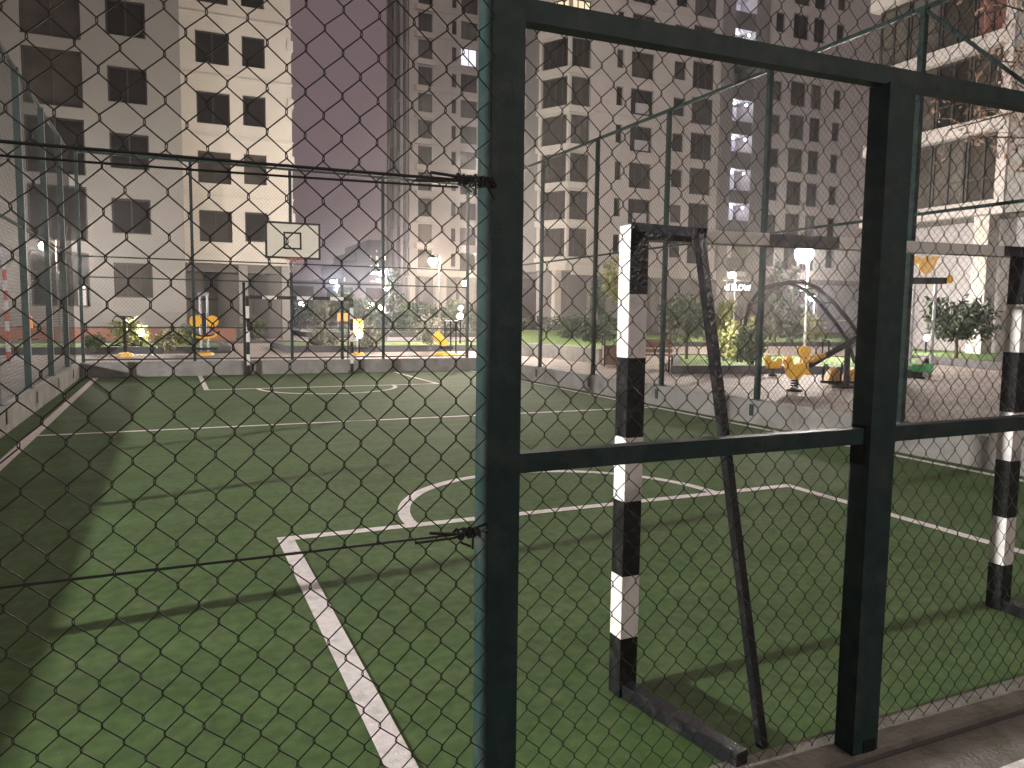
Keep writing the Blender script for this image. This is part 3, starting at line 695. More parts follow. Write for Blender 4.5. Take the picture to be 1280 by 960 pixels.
# ------------------------------------------------------------------ lawns, kerbs
def raised(name, pts, z, ma, kname, klabel, kz, kw=.18, kma='kerb'):
    """a bed: a lawn sheet inside a kerb that is a thing of its own"""
    struct(name, MB().poly(pts, 0, z), ma)
    n = len(pts); a = sum(pts[i][0]*pts[(i+1) % n][1] - pts[(i+1) % n][0]*pts[i][1] for i in range(n))
    P = [Vector((p[0], p[1], 0)) for p in (pts if a > 0 else pts[::-1])]
    O = []
    for i in range(n):
        d0 = (P[i] - P[i-1]).normalized(); d1 = (P[(i+1) % n] - P[i]).normalized()
        nn = Vector((d0.y + d1.y, -d0.x - d1.x, 0)); nn = nn.normalized() * (kw / max(.4, math.sqrt((1 + d0.dot(d1)) / 2)))
        O.append(P[i] + nn)
    mb = MB()
    for i in range(n):
        j = (i+1) % n; q = [P[i] + Vector((0,0,0)), P[j], O[j], O[i]]
        mb.quad(*[(v.x, v.y, kz) for v in (O[i], O[j], P[j], P[i])]); mb.quad((O[i].x, O[i].y, 0), (O[j].x, O[j].y, 0), (O[j].x, O[j].y, kz), (O[i].x, O[i].y, kz))
        mb.quad((P[i].x, P[i].y, 0), (P[i].x, P[i].y, kz), (P[j].x, P[j].y, kz), (P[j].x, P[j].y, 0))
    k = mb.build(kname, kma); tag(k, klabel, 'kerb' if kma == 'kerb' else 'low wall')
def G(px, py, z): p = onZ(px, py, z); return (p.x, p.y)
raised('lawn', [(-6.5, 28.5), (1.75, 28.5), (1.75, 32.5), (-6.5, 32.5)], .36, 'lawn', 'kerb_stones', 'dark kerb round the grass strip left of the gap, exercise machines before it', .39)
raised('lawn', [(4.0, 28.5), (13.0, 28.5), (13.0, 32.8), (4.0, 32.8)], .36, 'lawn', 'kerb_stones', 'dark kerb round the grass strip behind the far goal', .39)
raised('lawn', [(-9, 37.2), (5.5, 37.2), (5.5, 38.2), (-9, 38.2)], .2, 'lawn', 'kerb_stones', 'kerb round the thin grass bed at the foot of the left block', .24)
raised('lawn', [(7.5, 46), (34, 46), (34, 53), (7.5, 53)], .4, 'lawn', 'kerb_stones', 'kerb round the wide shrub bed far beyond the pitch', .44)
raised('lawn', [G(636, 428, .6), G(700, 431.5, .6), G(752, 436.5, .6), G(790, 436, .6), G(800, 424, .6), G(795, 414, .6), G(700, 413, .6), G(640, 413, .6)], .58, 'lawn', 'planter_wall', 'pale curved concrete wall round the lawn under the tower', .62, .22, 'conc')
raised('lawn', [G(848, 457, .35), G(1000, 457, .35), G(1140, 462, .35), G(1150, 447, .35), G(1000, 445, .35), G(850, 443, .35)], .33, 'lawn', 'kerb_stones', 'dark kerb round the bright grass strip behind the yellow rider', .36)
raised('lawn', [G(800, 428, .35), G(1060, 428, .35), G(1060, 417, .35), G(800, 417, .35)], .34, 'lawn', 'kerb_stones', 'kerb round the hedge bed in front of the shop signs', .37)
raised('lawn', [G(1125, 442, .4), G(1245, 452, .4), G(1250, 436, .4), G(1125, 430, .4)], .36, 'lawn', 'kerb_stones', 'kerb round the bed with the shrub under the near right block', .40)

# ------------------------------------------------------------------ plants
def leaf_cloud(name, parent, pts, size, ma, seed):
    r = np.random.default_rng(seed); n = len(pts); pts = np.asarray(pts)
    a = r.normal(size=(n, 3)); a /= np.linalg.norm(a, axis=1, keepdims=True); b = np.cross(a, r.normal(size=(n, 3))); b /= np.linalg.norm(b, axis=1, keepdims=True)
    s = size * r.uniform(.6, 1.4, (n, 1)); l = a * s; w_ = b * s * .42
    V = np.stack([pts - l, pts + w_, pts + l, pts - w_], 1).reshape(-1, 3) - np.array(wloc(parent))
    me = bpy.data.meshes.new(name); me.from_pydata(V.tolist(), [], np.arange(4*n).reshape(-1, 4).tolist()); me.materials.append(M[ma]); me.update()
    o = bpy.data.objects.new(name, me); COL.objects.link(o); o.parent = parent; return o
def clumps(c, rx_, ry_, rz_, nc, per, spread, seed, cone=False):
    r = np.random.default_rng(seed); P = []
    for i in range(nc):
        if cone:
            t = r.uniform(0, 1) ** 1.4; ang = r.uniform(0, 2*np.pi); rad = (1 - t) * r.uniform(.55, 1.05)
            q = np.array([math.cos(ang)*rad*rx_, math.sin(ang)*rad*ry_, (t*2 - 1)*rz_])
        else:
            v = r.normal(size=3); v /= np.linalg.norm(v); q = v * r.uniform(.35, 1.0) ** .5 * np.array([rx_, ry_, rz_]) * r.uniform(.8, 1.1)
        P.append(np.array(c) + q + r.normal(0, spread, (per, 3)) * np.array([1, 1, .8]))
    return np.concatenate(P)
sd = [100]
def tree(loc, h, cw, label, ma='leaf', cone=False, n=34, group='young trees beyond the pitch'):
    sd[0] += 1; loc = Vector(loc); t = thing('tree', loc, label, 'tree', group); r = random.Random(sd[0])
    z0 = h * (.10 if cone else .30); q = MB()
    top = loc + Vector((r.uniform(-.1, .1), r.uniform(-.1, .1), h*.92))
    q.path([loc, loc + Vector((.02, .03, h*.3)), loc + Vector((-.03, .02, h*.6)), top], [.035*h**.7, .03*h**.7, .02*h**.7, .006], 7)
    if not cone:
        for i in range(7):
            a = r.uniform(0, 6.28); zz = h*r.uniform(.3, .65)
            q.path([loc + Vector((0, 0, zz)), loc + Vector((math.cos(a)*cw*.35, math.sin(a)*cw*.35, zz + h*.14)), loc + Vector((math.cos(a)*cw*.6, math.sin(a)*cw*.6, zz + h*.24))], [.016*h**.7, .01*h**.7, .004], 5)
    q.build('trunk', 'bark', t)
    c = loc + Vector((0, 0, z0 + (h - z0)/2))
    leaf_cloud('crown', t, clumps(c, cw, cw, (h - z0)/2, n, 42, .10*cw + .05, sd[0], cone), .075 + .012*h, ma, sd[0]); return t
def shrub(loc, w_, h, label, ma='leaf', flowers=False, n=22, group='shrubs in the beds'):
    sd[0] += 1; loc = Vector(loc); t = thing('shrub', loc, label, 'shrub', group); q = MB(); r = random.Random(sd[0])
    for i in range(6):
        a = r.uniform(0, 6.28); q.path([loc, loc + Vector((math.cos(a)*w_*.2, math.sin(a)*w_*.2, h*.4)), loc + Vector((math.cos(a)*w_*.35, math.sin(a)*w_*.35, h*.75))], [.02, .014, .006], 5)
    q.build('stems', 'bark', t)
    c = loc + Vector((0, 0, h*.52))
    leaf_cloud('foliage', t, clumps(c, w_*.5, w_*.5, h*.46, n, 40, .09*w_ + .02, sd[0]), .05 + .03*h, ma, sd[0])
    if flowers: leaf_cloud('flowers', t, clumps(c, w_*.52, w_*.52, h*.48, 14, 10, .08, sd[0] + 500), .05, 'petals', sd[0] + 500)
    return t
def base(px, py, z): p = onZ(px, py, z); return (p.x, p.y, z - .03)
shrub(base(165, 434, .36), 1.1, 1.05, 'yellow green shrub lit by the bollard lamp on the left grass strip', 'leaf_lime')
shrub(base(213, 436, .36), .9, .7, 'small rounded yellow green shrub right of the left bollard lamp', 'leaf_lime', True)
shrub(base(118, 436, .36), .5, .5, 'tiny sparse shrub near the left end of the grass strip', 'leaf')
tree(base(402, 432, .36), 1.75, .45, 'silvery column shrub on the strip behind the far goal', 'leaf_silver', True, 30)
shrub(base(463, 434, .36), 1.15, .95, 'white flowering bush beside the bright bollard behind the far goal', 'leaf_silver', True)
shrub(base(538, 433, .36), .95, 1.25, 'grey green bush on the right end of the far grass strip', 'leaf_silver', True)
shrub(base(238, 432, .36), .6, .8, 'green shrub half hidden behind the upright exercise machine', 'leaf')
for i, (px, h, cw, ma, lab) in enumerate(((492, 5.4, .9, 'leaf_dark', 'dark slim conifer in front of the far tower podium, by the warm lamp'), (425, 3.6, 1.2, 'leaf', 'round green tree behind the right far goal post'),
        (512, 2.8, 1.1, 'leaf', 'low bushy tree in the far bed right of the dark conifer'), (533, 2.6, 1.0, 'leaf_dark', 'dark bushy tree in the far bed left of the warm lamp pole'),
        (566, 2.9, 1.1, 'leaf', 'green bushy tree between the two warm lamps'), (592, 2.4, 1.0, 'leaf_dark', 'dark bushy tree tucked against the thick post'),
        (455, 2.9, 1.3, 'leaf', 'loose tree behind the white flowering bush'), (375, 2.4, 1.2, 'leaf_dark', 'dark low tree right of the entrance recess'))):
    p = onY(px, 412, 48 + (i % 3)*1.5); tree((p.x, p.y, .37), h*.74, cw*.85, lab, ma, i == 0, 40)
shrub((3.9, 40.6, .15), 1.2, 1.3, 'green shrub growing by the entrance recess of the left block', 'leaf')
shrub(base(62, 424, .2), 1.0, .8, 'low shrub left of the corner lamp pole', 'leaf')
shrub(base(712, 423, .58), 1.15, .95, 'round clipped bush on the lawn under the tower', 'leaf_dark', n=40)
shrub(base(731, 418, .58), .95, .75, 'smaller clipped bush right of the round one on the lawn', 'leaf_dark', n=34)
tree(base(746, 428, .58), 2.3, .55, 'slim dark conifer on the lawn beside the fence post', 'leaf_dark', True, 40)
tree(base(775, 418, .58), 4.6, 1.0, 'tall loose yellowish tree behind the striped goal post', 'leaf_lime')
tree(base(858, 448, .35), 1.9, .6, 'young tree seen through the near goal, left of the brace', 'leaf')
tree(base(905, 450, .35), 1.75, .42, 'slim bright conifer beside the leaning goal brace', 'leaf_lime', True, 36)
tree(base(838, 426, .35), 2.3, .65, 'dull green tree inside the near goal, far back', 'leaf_dark')
tree(base(968, 427, .35), 4.2, .6, 'tall dark conifer left of the climbing arch', 'leaf_dark', True, 40)
tree(base(990, 427, .35), 4.0, .55, 'tall dark conifer behind the yellow rider', 'leaf_dark', True, 40)
shrub(base(935, 455, .35), .8, 1.1, 'leafy shrub by the small white bollard lamp', 'leaf')
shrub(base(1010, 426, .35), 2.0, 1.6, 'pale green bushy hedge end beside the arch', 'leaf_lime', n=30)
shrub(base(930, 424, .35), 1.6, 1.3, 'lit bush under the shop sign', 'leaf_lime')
shrub(base(880, 426, .35), 1.6, 1.2, 'bush between the brace and the goal post, back bed', 'leaf')
tree(base(1195, 448, .4), 2.0, .95, 'dark round tree under the near right block', 'leaf_dark', n=46)
hd = thing('hedge', (36, 49.5, .4), 'long dark clipped hedge across the back bed', 'hedge')
leaf_cloud('foliage', hd, np.stack([rng.uniform(12, 34, 4200), rng.uniform(50.6, 51.6, 4200), rng.uniform(.38, 1.5, 4200) ], 1), .13, 'leaf_dark', 5)

# overhanging twigs at the top right
tt = thing('tree', (13.2, 7.0, .15), 'tree at the top right corner with pale lit twigs and few leaves', 'tree')
r = random.Random(3); q = MB(); tw = MB(); lp = []
b0 = Vector((13.2, 7.0, .15)); q.path([b0, b0 + Vector((-.1, .1, 2)), b0 + Vector((-.15, .1, 4.2)), b0 + Vector((0, 0, 6.5))], [.14, .11, .08, .03], 8)
for i in range(26):
    a = r.uniform(2.0, 4.6); st = b0 + Vector((-.12, .1, r.uniform(3.6, 6.2))); L_ = r.uniform(1.0, 2.5)
    e = st + Vector((math.cos(a)*L_, math.sin(a)*L_*.8, r.uniform(-.2, 1.0))); mid = (st + e)/2 + Vector((0, 0, .2))
    q.path([st, mid, e], [.03, .018, .008], 5)
    for k in range(9):
        s = mid.lerp(e, r.uniform(.0, 1)); f = s + Vector((r.uniform(-.45, .35), r.uniform(-.4, .4), r.uniform(-.6, .25)))
        tw.path([s, s.lerp(f, .5) + Vector((0, 0, .05)), f], [.008, .007, .004], 4); lp += [f + Vector((r.gauss(0, .06), r.gauss(0, .06), r.gauss(0, .06))) for _ in range(5)]
q.build('trunk', 'bark', tt); tw.build('twigs', 'twig', tt); leaf_cloud('crown', tt, [tuple(v) for v in lp], .055, 'twig', 9)

# ------------------------------------------------------------------ lamps
def street_lamp(top, kind, power, label, col, rad=.2, gr=.15, group='street lamps round the pitch'):
    """a mast with a short bracket; the lantern hangs clear of the mast, so its light is not cut off"""
    top = Vector(top); z0 = .15 if top.y > 1 else -.004
    ax = Vector((.92, .40, 0)) * (.42 if top.z < 5 else .8); bx = top + ax
    t = thing('street_lamp', (bx.x, bx.y, z0), label, 'street lamp', group)
    q = MB(); H_ = top.z - z0
    q.lathe((bx.x, bx.y, z0), [(.11, 0), (.11, .04), (.075, .06), (.07, .5), (.05, .55), (.035, H_ + .2), (.05, H_ + .21), (.05, H_ + .26), (.01, H_ + .28)], 10)
    q.path([bx + UZ0*.12, bx - ax*.5 + UZ0*.30, top + UZ0*.26], .022, 6); q.build('pole', 'pole', t, True)
    MB().lathe((top.x, top.y, top.z), [(.03, .27), (.06, .25), (.20, .16), (.22, .12), (.02, .115)], 14).build('lamp_cap', 'darkmetal', t, True)
    MB().ball(top - Vector((0, 0, .02)), gr, 1, 1, .95, 14, 9).build('lamp_globe', kind, t, True)
    lightpt('lamp_light', top + Vector((0, 0, -.04 - gr - rad*.6)), power, col, rad*.6, t)
    return t
UZ0 = Vector((0, 0, 1))
WARM, WHITE, COOL = (1, .80, .58), (1, .90, .80), (.84, .88, 1.0)
def LP(px, py, z): p = onZ(px, py, z); return (p.x, p.y, z)
K = 1.6
street_lamp(LP(1005, 317, 3.78), 'lamp_w', 4200, 'brightest street lamp, right of centre above the yellow rider', WHITE, gr=0.30)
street_lamp(LP(55, 307, 4.0), 'lamp_w', 1300*K, 'street lamp shining through the left fence', WHITE, gr=0.18)
street_lamp(LP(915, 343, 4.0), 'lamp_y', 1800*K, 'starry street lamp just above the lit shop sign', WARM, gr=0.21)
street_lamp(LP(541, 326, 4.0), 'lamp_y', 2200*K, 'warm street lamp in front of the far tower', WARM, gr=0.20)
street_lamp(LP(581, 353, 4.0), 'lamp_y', 2600*K, 'warm lower street lamp close to the thick post', WARM, gr=0.25)
street_lamp(LP(416, 352, 4.2), 'lamp_c', 1800*K, 'cool white street lamp above the right post of the far goal', COOL, gr=0.22)
street_lamp(LP(476, 341, 4.2), 'lamp_c', 1600*K, 'cool street lamp beside the far fence post', COOL, gr=0.18)
street_lamp(LP(483, 361, 4.2), 'lamp_y', 1600*K, 'small yellowish street lamp under the cool one', WARM, gr=0.25)
street_lamp(LP(377, 380, 2.2), 'lamp_c', 500*K, 'short pinkish white lamp below the crossbar of the far goal', (1, .85, .9), gr=0.20)
street_lamp(LP(463, 382, 2.2), 'lamp_y', 500*K, 'short warm lamp, left one of a close pair', WARM, gr=0.30)
street_lamp(LP(477, 383.5, 2.2), 'lamp_y', 400*K, 'short warm lamp, right one of a close pair', WARM, gr=0.25)
street_lamp(LP(1015, 372, 2.9), 'lamp_c', 500*K, 'small cool lamp under the short shop sign', COOL, gr=0.19)
street_lamp((15.4, 37.5, 9.0), 'lamp_w', 3500, 'added tall lamp, unseen behind the thick post, to light the cream wall', (1, .89, .75), gr=0.28)  # added lamp, out of sight, only to brighten the cream wall
street_lamp((10.4, 24.3, 4.0), 'lamp_w', 2600, 'street lamp hidden behind the thick post, near the far corner of the pitch', WHITE, gr=.2)
# lamps of the same rows, outside the picture
street_lamp((7.6, -9.0, 7.2), 'lamp_w', 1300, 'tall street lamp behind the photographer', WHITE, .5)
street_lamp((20.5, 8.0, 4.0), 'lamp_w', 450, 'street lamp by the near right block, outside the picture', WHITE, .18)
def floodlight(x, y, z, aim, power, label):
    t = thing('floodlight', (x, y, .15), label, 'floodlight', 'floodlights left of the pitch'); p = Vector((x, y, z)); d = (Vector(aim) - p).normalized()
    MB().lathe((x, y, .15), [(.14, 0), (.14, .04), (.07, .06), (.05, z - .55)], 10).build('mast', 'pole', t, True)
    sd_ = d.cross(UZ0).normalized()
    MB().bar(p - d*.16, p - d*.02, .46, .34).bar(p - d*.08 + UZ0*-.17 - sd_*.25, p - d*.08 + UZ0*-.5, .03).bar(p - d*.08 + UZ0*-.17 + sd_*.25, p - d*.08 + UZ0*-.5, .03).build('lamp_housing', 'darkmetal', t)
    MB().bar(p - d*.019, p - d*.012, .42, .30).build('lamp_face', 'lamp_w', t)
    l = bpy.data.lights.new('lamp_light', 'SPOT'); l.energy = power; l.color = (.98, .96, .95); l.shadow_soft_size = .16; l.spot_size = R(118); l.spot_blend = .5
    o = bpy.data.objects.new('lamp_light', l); COL.objects.link(o); o.parent = t; o.location = p + d*.14 - t.location
    o.rotation_euler = d.to_track_quat('-Z', 'Y').to_euler()
floodlight(-16.5, 2.3, 4.1, (4, 7.5, 0), 33000, 'floodlight beyond the left wall, outside the picture')
def bollard(top, power, label, gr=.11):
    power *= 1.5
    top = Vector(top); t = thing('bollard_lamp', (top.x, top.y, .15), label, 'bollard lamp', 'bollard lamps in the beds')
    MB().lathe((top.x, top.y, .15), [(.06, 0), (.06, .03), (.035, .04), (.035, top.z - .15 - gr - .02), (.05, top.z - .15 - gr)], 8).build('post', 'darkmetal', t)
    MB().ball(top, gr).build('lamp_globe', 'lamp_w', t, True)
    lightpt('lamp_light', top + Vector((0, -.02, gr + .1)), power, (1, .93, .86), .1, t)
bollard(LP(176, 416, .85), 170, 'bollard lamp on the left grass strip'); bollard(LP(449, 419, .85), 110, 'bright bollard lamp by the white bush behind the far goal', .10)
bollard(LP(1158, 422, .95), 190, 'bollard lamp right of the wide green post'); bollard(LP(923, 428, .9), 90, 'small bollard lamp by the leafy shrub', .06)
bollard(LP(931, 397, 1.5), 160, 'distant lamp post in the bush under the shop sign', .17); bollard(LP(921, 398, 1.5), 90, 'fainter distant lamp left of the bush lamp', .12)
bollard(LP(1033, 398.5, 1.5), 200, 'distant low lamp right of the bushy hedge end', .17); bollard(LP(959, 397.5, 1.52), 60, 'tiny distant lamp by the dark fence post', .12)
bollard(LP(576, 385, 2.0), 80, 'tiny high lamp by the trees near the thick post', .14); bollard(LP(575.5, 395.5, 1.52), 80, 'tiny low lamp by the trees near the thick post', .14)
gn = base(755, 411, .58)
t = thing('street_lamp', gn, 'unlit thin gooseneck lamp on the lawn under the tower', 'street lamp')
g = Vector(gn); hN = 2.6
MB().path([g, g + Vector((0, 0, hN)), g + Vector((-.25, 0, hN + .35)), g + Vector((-.6, 0, hN + .45))], [.05, .035, .03, .03], 8).build('pole', 'darkmetal', t)
MB().lathe_scaled(g + Vector((-.75, 0, hN + .42)), [(.02, .06), (.14, .02), (.16, -.03), (.03, -.04)], 12, 1.4, .7, 1).build('lamp_head', 'darkmetal', t)

# ------------------------------------------------------------------ playground and exercise machines
UX = RIGHT.normalized(); UY = Vector((-UX.y, UX.x, 0)); UZ = Vector((0, 0, 1))
def coil(mb, c, r, h, turns, wr):
    n = int(turns * 10); mb.path([Vector(c) + Vector((r*math.cos(i*.628), r*math.sin(i*.628), h*i/n)) for i in range(n + 1)], wr, 5)
def rider(loc, sc, label, outline, seatu, ma='yellow', extra=None, flip=1):
    t = thing('spring_rider', loc, label, 'spring rider', 'spring riders in the playground'); L = Vector(loc)
    q = MB(); q.lathe(L, [(.18*sc, 0), (.18*sc, .03), (.1*sc, .05)], 12); coil(q, L + UZ*.04, .085*sc, .30*sc, 5, .016*sc); q.build('spring', 'darkmetal', t)
    for s in (-1, 1): MB().plate(L + UY*(s*.075*sc) + UZ*.33*sc, UX*flip, UZ, UY, [(a*sc, b*sc) for a, b in outline], .045*sc).build('side_panel', ma, t)
    MB().plate(L + UZ*.33*sc, UX*flip, UZ, UY, [((seatu - .2)*sc, .22*sc), ((seatu + .17)*sc, .20*sc), ((seatu + .17)*sc, .25*sc), ((seatu - .2)*sc, .27*sc)], .10*sc).build('seat', extra or ma, t)
    hb = L + UX*flip*(seatu + .22)*sc + UZ*.80*sc
    MB().tube(hb - UY*.2*sc, hb + UY*.2*sc, .018*sc, 6).build('handle_bar', 'darkmetal', t)
    return t
horse = [(-0.09, -0.05), (0.05, -0.05), (0.156, 0.073), (0.34, 0.052), (0.33, 0.124), (0.279, 0.196), (0.262, 0.3), (0.268, 0.483), (0.32, 0.606), (0.279, 0.698), (0.187, 0.74), (0.064, 0.72), (0.033, 0.626), (0.064, 0.524), (0.135, 0.452), (0.115, 0.34), (0.012, 0.3), (-0.08, 0.31), (-0.115, 0.442), (-0.172, 0.503), (-0.254, 0.473), (-0.275, 0.38), (-0.234, 0.237), (-0.193, 0.073)]
rider(base(993, 489, .15)[:2] + (.15,), .86, 'yellow animal spring rider on the playground paving, nearest one', horse, -.06)
rider(base(966, 470, .15)[:2] + (.15,), .62, 'yellow spring rider with green trim further back on the left', [(-.3, 0), (.25, -.02), (.3, .2), (.38, .36), (.3, .5), (.16, .46), (.1, .30), (-.1, .26), (-.2, .42), (-.32, .42), (-.34, .2)], -.04, 'yellow', 'greenp', -1)
rider(base(1150, 473, .15)[:2] + (.15,), .62, 'green and yellow spring rider right of the wide post', [(-.42, .0), (-.2, -.06), (.2, -.06), (.42, .0), (.44, .18), (.3, .28), (.18, .2), (0, .24), (-.18, .2), (-.3, .28), (-.44, .18)], 0, 'greenp', 'yellow')
# seesaw
A_, B_ = atD(1011, 457, 15.9), atD(1108, 402, 16.4)
ssb = (A_ + B_)/2
ss = thing('seesaw', (ssb.x, ssb.y, .15), 'seesaw tilted up to the right beside the yellow rider', 'seesaw')
MB().bar(A_, B_, .12, .09).build('beam', 'darkmetal', ss)
MB().tube((ssb.x, ssb.y, .15), (ssb.x, ssb.y, ssb.z - .05), .06).bar((ssb.x - .25, ssb.y, .17), (ssb.x + .25, ssb.y, .17), .3, .04).build('pivot_post', 'darkmetal', ss)
dS = (B_ - A_).normalized()
for s, e in ((1, A_), (-1, B_)):
    MB().bar(e + dS*s*.02 + UZ*.08, e + dS*s*.35 + UZ*.08, .24, .05).build('seat', 'yellow', ss)
    c = e + dS*s*.45 + UZ*.05; MB().path([c - UY*.16, c - UY*.16 + UZ*.28, c + UY*.16 + UZ*.28, c + UY*.16], .016, 6).build('handle', 'darkmetal', ss)
# twin rocker with hoops
rk = base(1050, 482, .15); rk = Vector((rk[0], rk[1], .15))
tr = thing('rocker', rk, 'low rocker with two yellow wedge seats and black hoops beside the wide post', 'playground rocker')
MB().bar(rk - UX*.42 + UZ*.08, rk + UX*.42 + UZ*.08, .10, .06).bar(rk - UY*.3 + UZ*.03, rk + UY*.3 + UZ*.03, .3, .04).build('base_bar', 'darkmetal', tr)
for s in (-.17, .22):
    MB().plate(rk + UX*s + UZ*.11, UX, UZ, UY, [(-.16, 0), (.16, 0), (.13, .18), (.02, .30), (-.08, .22)], .26).build('seat', 'yellow', tr)
    c = rk + UX*(s - .16) + UZ*.22
    MB().path([c + (UX*.5 + UY*.6)*(.24*math.cos(t)) + UZ*(.24*math.sin(t)) for t in [R(-40 + 260*i/18) for i in range(19)]], .02, 6).build('hoop', 'darkmetal', tr)
# climbing arch
D = 21.0
ar = thing('climbing_arch', tuple(atD(1005, 455, D).to_2d()) + (.15,), 'dark curved climbing arch with rungs behind the bright lamp', 'climbing arch')
pts = [(940, 448), (944, 410), (952, 378), (966, 360), (985, 353), (1003, 352), (1022, 360), (1042, 378), (1062, 402), (1080, 428), (1092, 455)]
P3 = [atD(a, b, D) for a, b in pts]
for p_ in (P3[0], P3[-1]): p_.z = .15
off_ = UY * 1.0
MB().path(P3, .055, 7).build('arch_rail', 'darkmetal', ar); MB().path([p_ + off_ for p_ in P3], .055, 7).build('arch_rail', 'darkmetal', ar)
for p_ in P3[1:-1]: MB().tube(p_ + off_*.04, p_ + off_*.96, .03, 6).build('rung', 'darkmetal', ar)
# play tower post frame with animal panel
D = 21.5
ptb = atD(1150, 440, D); pt = thing('play_frame', (ptb.x, ptb.y, .15), 'tall play frame with a yellow animal head panel on its dark beam', 'play frame')
a, b = atD(1112, 351, D), atD(1182, 351, D)
MB().bar(a, b, .14, .18).build('beam', 'darkmetal', pt)
for px in (1120, 1143, 1170):
    c = atD(px, 352, D); MB().tube((c.x, c.y, .15), (c.x, c.y, c.z - .09), .045).build('post', 'steel' if px != 1120 else 'darkmetal', pt)
c = atD(1158, 331, D)
MB().plate(c, UX, UZ, UY, [(-.10, -.24), (.03, -.28), (.16, -.18), (.24, -.05), (.28, .12), (.36, .22), (.26, .27), (.16, .20), (-.05, .24), (-.2, .16), (-.3, .26), (-.38, .18), (-.36, .06), (-.24, .02), (-.2, -.12)], .06).build('animal_panel', 'yellow', pt)
MB().tube(c - UZ*.42, c - UZ*.2, .025, 6).build('panel_stalk', 'steel', pt)
c = atD(1187, 349, D); MB().ball(c, .10, 1, 1, 1.2).build('end_ball', 'yellow', pt)
# exercise machines beyond the far wall
GX = Vector((1, 0, 0))
def machine_tall():
    p = Vector((*onZ(256, 444, .15).to_2d(), .15)); t = thing('exercise_machine', p, 'tall exercise machine with twin posts, crossbar and yellow discs, left of the far goal', 'exercise machine', 'outdoor exercise machines')
    for s in (-.11, .11): MB().tube(p + GX*s, p + GX*s + UZ*2.0, .04).build('post', 'steel', t)
    MB().bar(p - UZ*0 + GX*-.17 + UZ*2.02, p + GX*.17 + UZ*2.02, .1, .1).build('top_cap', 'steel', t)
    MB().tube(p + GX*-.55 + UZ*1.86, p + GX*.45 + UZ*1.86, .024).build('handle_bar', 'darkmetal', t)
    for s in (-.26, .26):
        MB().path([p + GX*s + Vector((0, -.12, 1.13 + .0)), p + GX*s + Vector((0, .0, 1.13))], .19, 14).build('disc', 'yellow', t)
    MB().bar(p + Vector((0, -.1, .6)), p + Vector((0, -.1, 1.4)), .12, .06).build('back_pad', 'darkmetal', t)
    MB().path([p + GX*(.46*math.cos(a)) + Vector((0, -.15, .80 - .16*math.sin(a))) for a in [math.pi*i/10 for i in range(11)]], .035, 6).build('seat_rail', 'darkmetal', t)
    MB().path([p + GX*(.36*math.cos(a)) + Vector((0, -.2, .72 - .14*math.sin(a))) for a in [math.pi*i/10 for i in range(11)]], .04, 6).build('seat_rail', 'yellow', t)
    MB().bar(p + GX*-.4 + UZ*.22, p + GX*.4 + UZ*.22, .3, .06).build('foot_plate', 'darkmetal', t)
    MB().lathe(p, [(.3, 0), (.28, .08), (.1, .12)], 12).build('base', 'yellow', t)
machine_tall()
def machine_tee(px, py, lab, flip=1):
    p = Vector((*onZ(px, py, .15).to_2d(), .15)); t = thing('exercise_machine', p, lab, 'exercise machine', 'outdoor exercise machines')
    MB().tube(p, p + UZ*1.28, .045).build('post', 'darkmetal', t)
    MB().path([p + GX*-.30 + UZ*1.18, p + GX*-.25 + UZ*1.26, p + GX*.2 + UZ*1.26, p + GX*.26 + UZ*1.18], .022, 6).build('handle_bar', 'darkmetal', t)
    for s in (-.28, .30): MB().bar(p + GX*s + Vector((-.14, 0, .36)), p + GX*s + Vector((.14, 0, .36)), .16, .04).tube(p + UZ*.5, p + GX*s + UZ*.37, .02, 5).build('foot_pad', 'darkmetal', t)
    MB().lathe(p, [(.24, 0), (.22, .10), (.08, .15)], 12).build('base', 'yellow', t)
    return t
machine_tee(157, 446, 'T shaped stepper exercise machine by the left bollard lamp')
def machine_panel(px, py, h, lab, ww=.34, hh=.5):
    p = Vector((*onZ(px, py, .15).to_2d(), .15)); t = thing('exercise_machine', p, lab, 'exercise machine', 'outdoor exercise machines')
    MB().tube(p, p + UZ*h, .045).build('post', 'steel', t)
    MB().bar(p + Vector((-ww/2, -.07, h - hh/2)), p + Vector((ww/2, -.07, h - hh/2)), .04, hh).build('panel', 'orange', t)
    MB().path([p + GX*-.4 + UZ*h*.62, p + UZ*h*.66, p + GX*.4 + UZ*h*.62], .022, 6).build('handle_bar', 'darkmetal', t)
    MB().bar(p + GX*-.35 + UZ*.25, p + GX*.35 + UZ*.25, .22, .05).build('foot_plate', 'darkmetal', t)
    MB().lathe(p, [(.25, 0), (.22, .08), (.08, .12)], 12).build('base', 'yellow', t)
machine_panel(447, 444, 1.25, 'exercise machine with an orange panel behind the right far goal post')
machine_panel(428, 428, 1.45, 'further exercise machine with orange panel left of the goal post', .5, .4)
machine_panel(402, 427, 1.35, 'small orange machine furthest left behind the far goal', .2, .45)
machine_panel(36, 432, 1.2, 'exercise machine with an orange panel behind the left fence', .34, .5)
p = Vector((*onZ(560, 444, .15).to_2d(), .15)); t = thing('exercise_machine', p, 'exercise bench with three dark uprights and a tilted yellow seat, by the thick post', 'exercise machine', 'outdoor exercise machines')
for s in (-.12, .10, .30): MB().tube(p + GX*s, p + GX*s + UZ*1.22, .03 if s else .05).build('post', 'darkmetal', t)
MB().tube(p + GX*-.12 + UZ*1.22, p + GX*.42 + UZ*1.22, .025).build('top_bar', 'steel', t)
MB().bar(p + Vector((-.52, -.1, .78)), p + Vector((-.12, -.1, .34)), .3, .06, up=(0, 1, 0)).build('tilted_seat', 'yellow', t)
MB().bar(p + Vector((-.3, -.1, .28)), p + Vector((.1, -.1, .28)), .3, .12).build('seat_base', 'darkmetal', t)
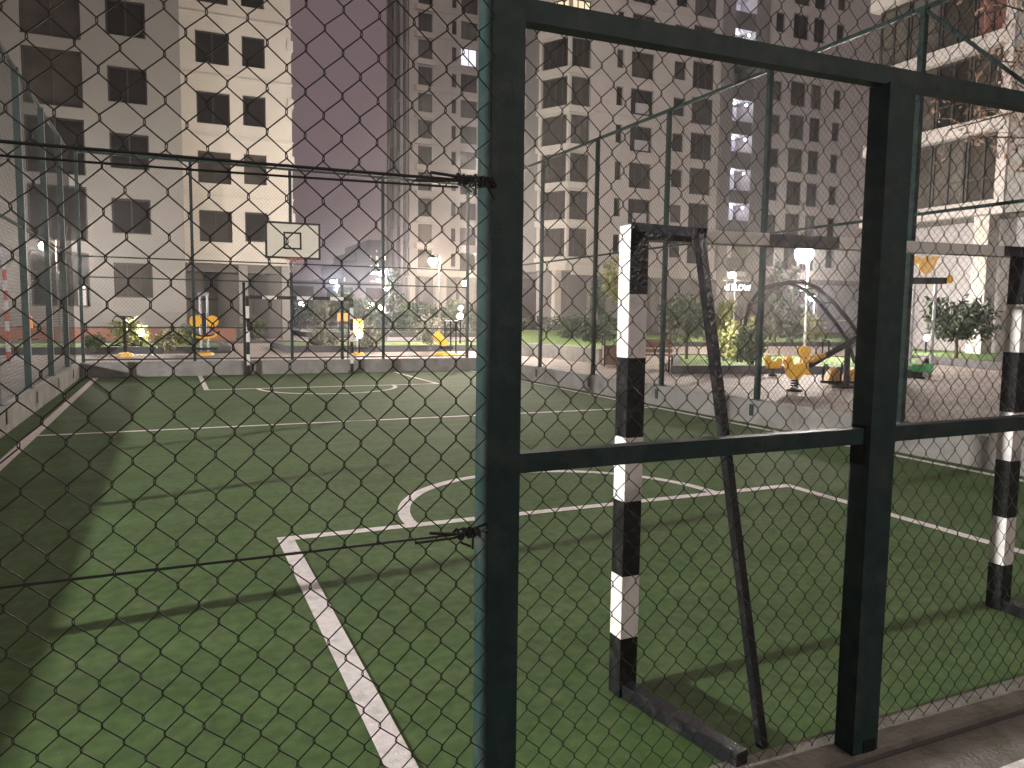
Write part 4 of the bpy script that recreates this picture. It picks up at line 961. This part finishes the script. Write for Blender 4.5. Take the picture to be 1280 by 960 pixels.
MB().lathe(p + GX*-.1, [(.42, 0), (.36, .10), (.1, .14)], 12).build('base', 'yellow', t)
# bin and bench on the right
p = Vector((*onZ(765, 458, .15).to_2d(), .15)); lbn = thing('litter_bin', p, 'square litter bin clad in brown wood beside the lawn wall', 'litter bin')
mb = MB()
for i in range(5):
    for s in (-1, 1):
        mb.bar(p + UX*(-.2 + .1*i) + UY*s*.24 + UZ*.05, p + UX*(-.2 + .1*i) + UY*s*.24 + UZ*.62, .085, .03, up=UY); mb.bar(p + UY*(-.2 + .1*i) + UX*s*.25 + UZ*.05, p + UY*(-.2 + .1*i) + UX*s*.25 + UZ*.62, .085, .03, up=UX)
mb.build('slats', 'wood', lbn)
for a in (-1, 1):
    for b in (-1, 1): MB().tube(p + UX*a*.26 + UY*b*.26, p + UX*a*.26 + UY*b*.26 + UZ*.92, .02, 6).build('frame_post', 'darkmetal', lbn)
MB().bar(p + UX*-.3 + UZ*.93, p + UX*.3 + UZ*.93, .6, .04).build('lid', 'darkmetal', lbn)
p = Vector((*onZ(818, 465, .15).to_2d(), .15)); bn = thing('park_bench', p, 'wooden bench with dark legs seen through the near goal', 'bench')
for s in (-.42, .42):
    MB().path([p + UX*s + UY*-.2, p + UX*s + UY*-.2 + UZ*.42, p + UX*s + UY*.18 + UZ*.42, p + UX*s + UY*.30 + UZ*.88], .025, 6).tube(p + UX*s + UY*.2, p + UX*s + UY*.18 + UZ*.42, .025, 6).build('leg', 'darkmetal', bn)
mb = MB()
for i in range(4): mb.bar(p + UX*-.5 + UY*(-.17 + .11*i) + UZ*.46, p + UX*.5 + UY*(-.17 + .11*i) + UZ*.46, .09, .035)
mb.build('seat', 'wood', bn); mb = MB()
for i in range(3): mb.bar(p + UX*-.5 + UY*(.19 + .035*i) + UZ*(.56 + .13*i), p + UX*.5 + UY*(.19 + .035*i) + UZ*(.56 + .13*i), .03, .10)
mb.build('backrest', 'wood', bn)
# signs and a barber-striped post behind the left fence
p = Vector((*onZ(11, 452, .15).to_2d(), .15)); sg = thing('marker_post', p, 'slim red and white striped post behind the left fence', 'post')
mb = MB()
for i in range(10): mb.cur = i % 2; mb.tube(p + UZ*.28*i, p + UZ*(.28*i + .279), .055, 10)
mb.build('pole', ['red', 'stone'], sg); MB().lathe(p + UZ*2.801, [(.11, 0), (.16, .08), (.16, .3), (.06, .36)], 12).build('cap', 'stone', sg)

# ------------------------------------------------------------------ the night air
if HAZE:
    hz = box(-90, 140, -40, 330, -1.4, 62)
    ma = bpy.data.materials.new('night_air'); ma.use_nodes = True; t = ma.node_tree; t.nodes.clear()
    o_ = t.nodes.new('ShaderNodeOutputMaterial'); v_ = t.nodes.new('ShaderNodeVolumePrincipled')
    v_.inputs['Color'].default_value = (.9, .88, .92, 1); v_.inputs['Density'].default_value = HAZE; v_.inputs['Anisotropy'].default_value = .85
    t.links.new(v_.outputs[0], o_.inputs['Volume']); M['haze'] = ma
    tag(hz.build('haze', 'haze'), kind='stuff')
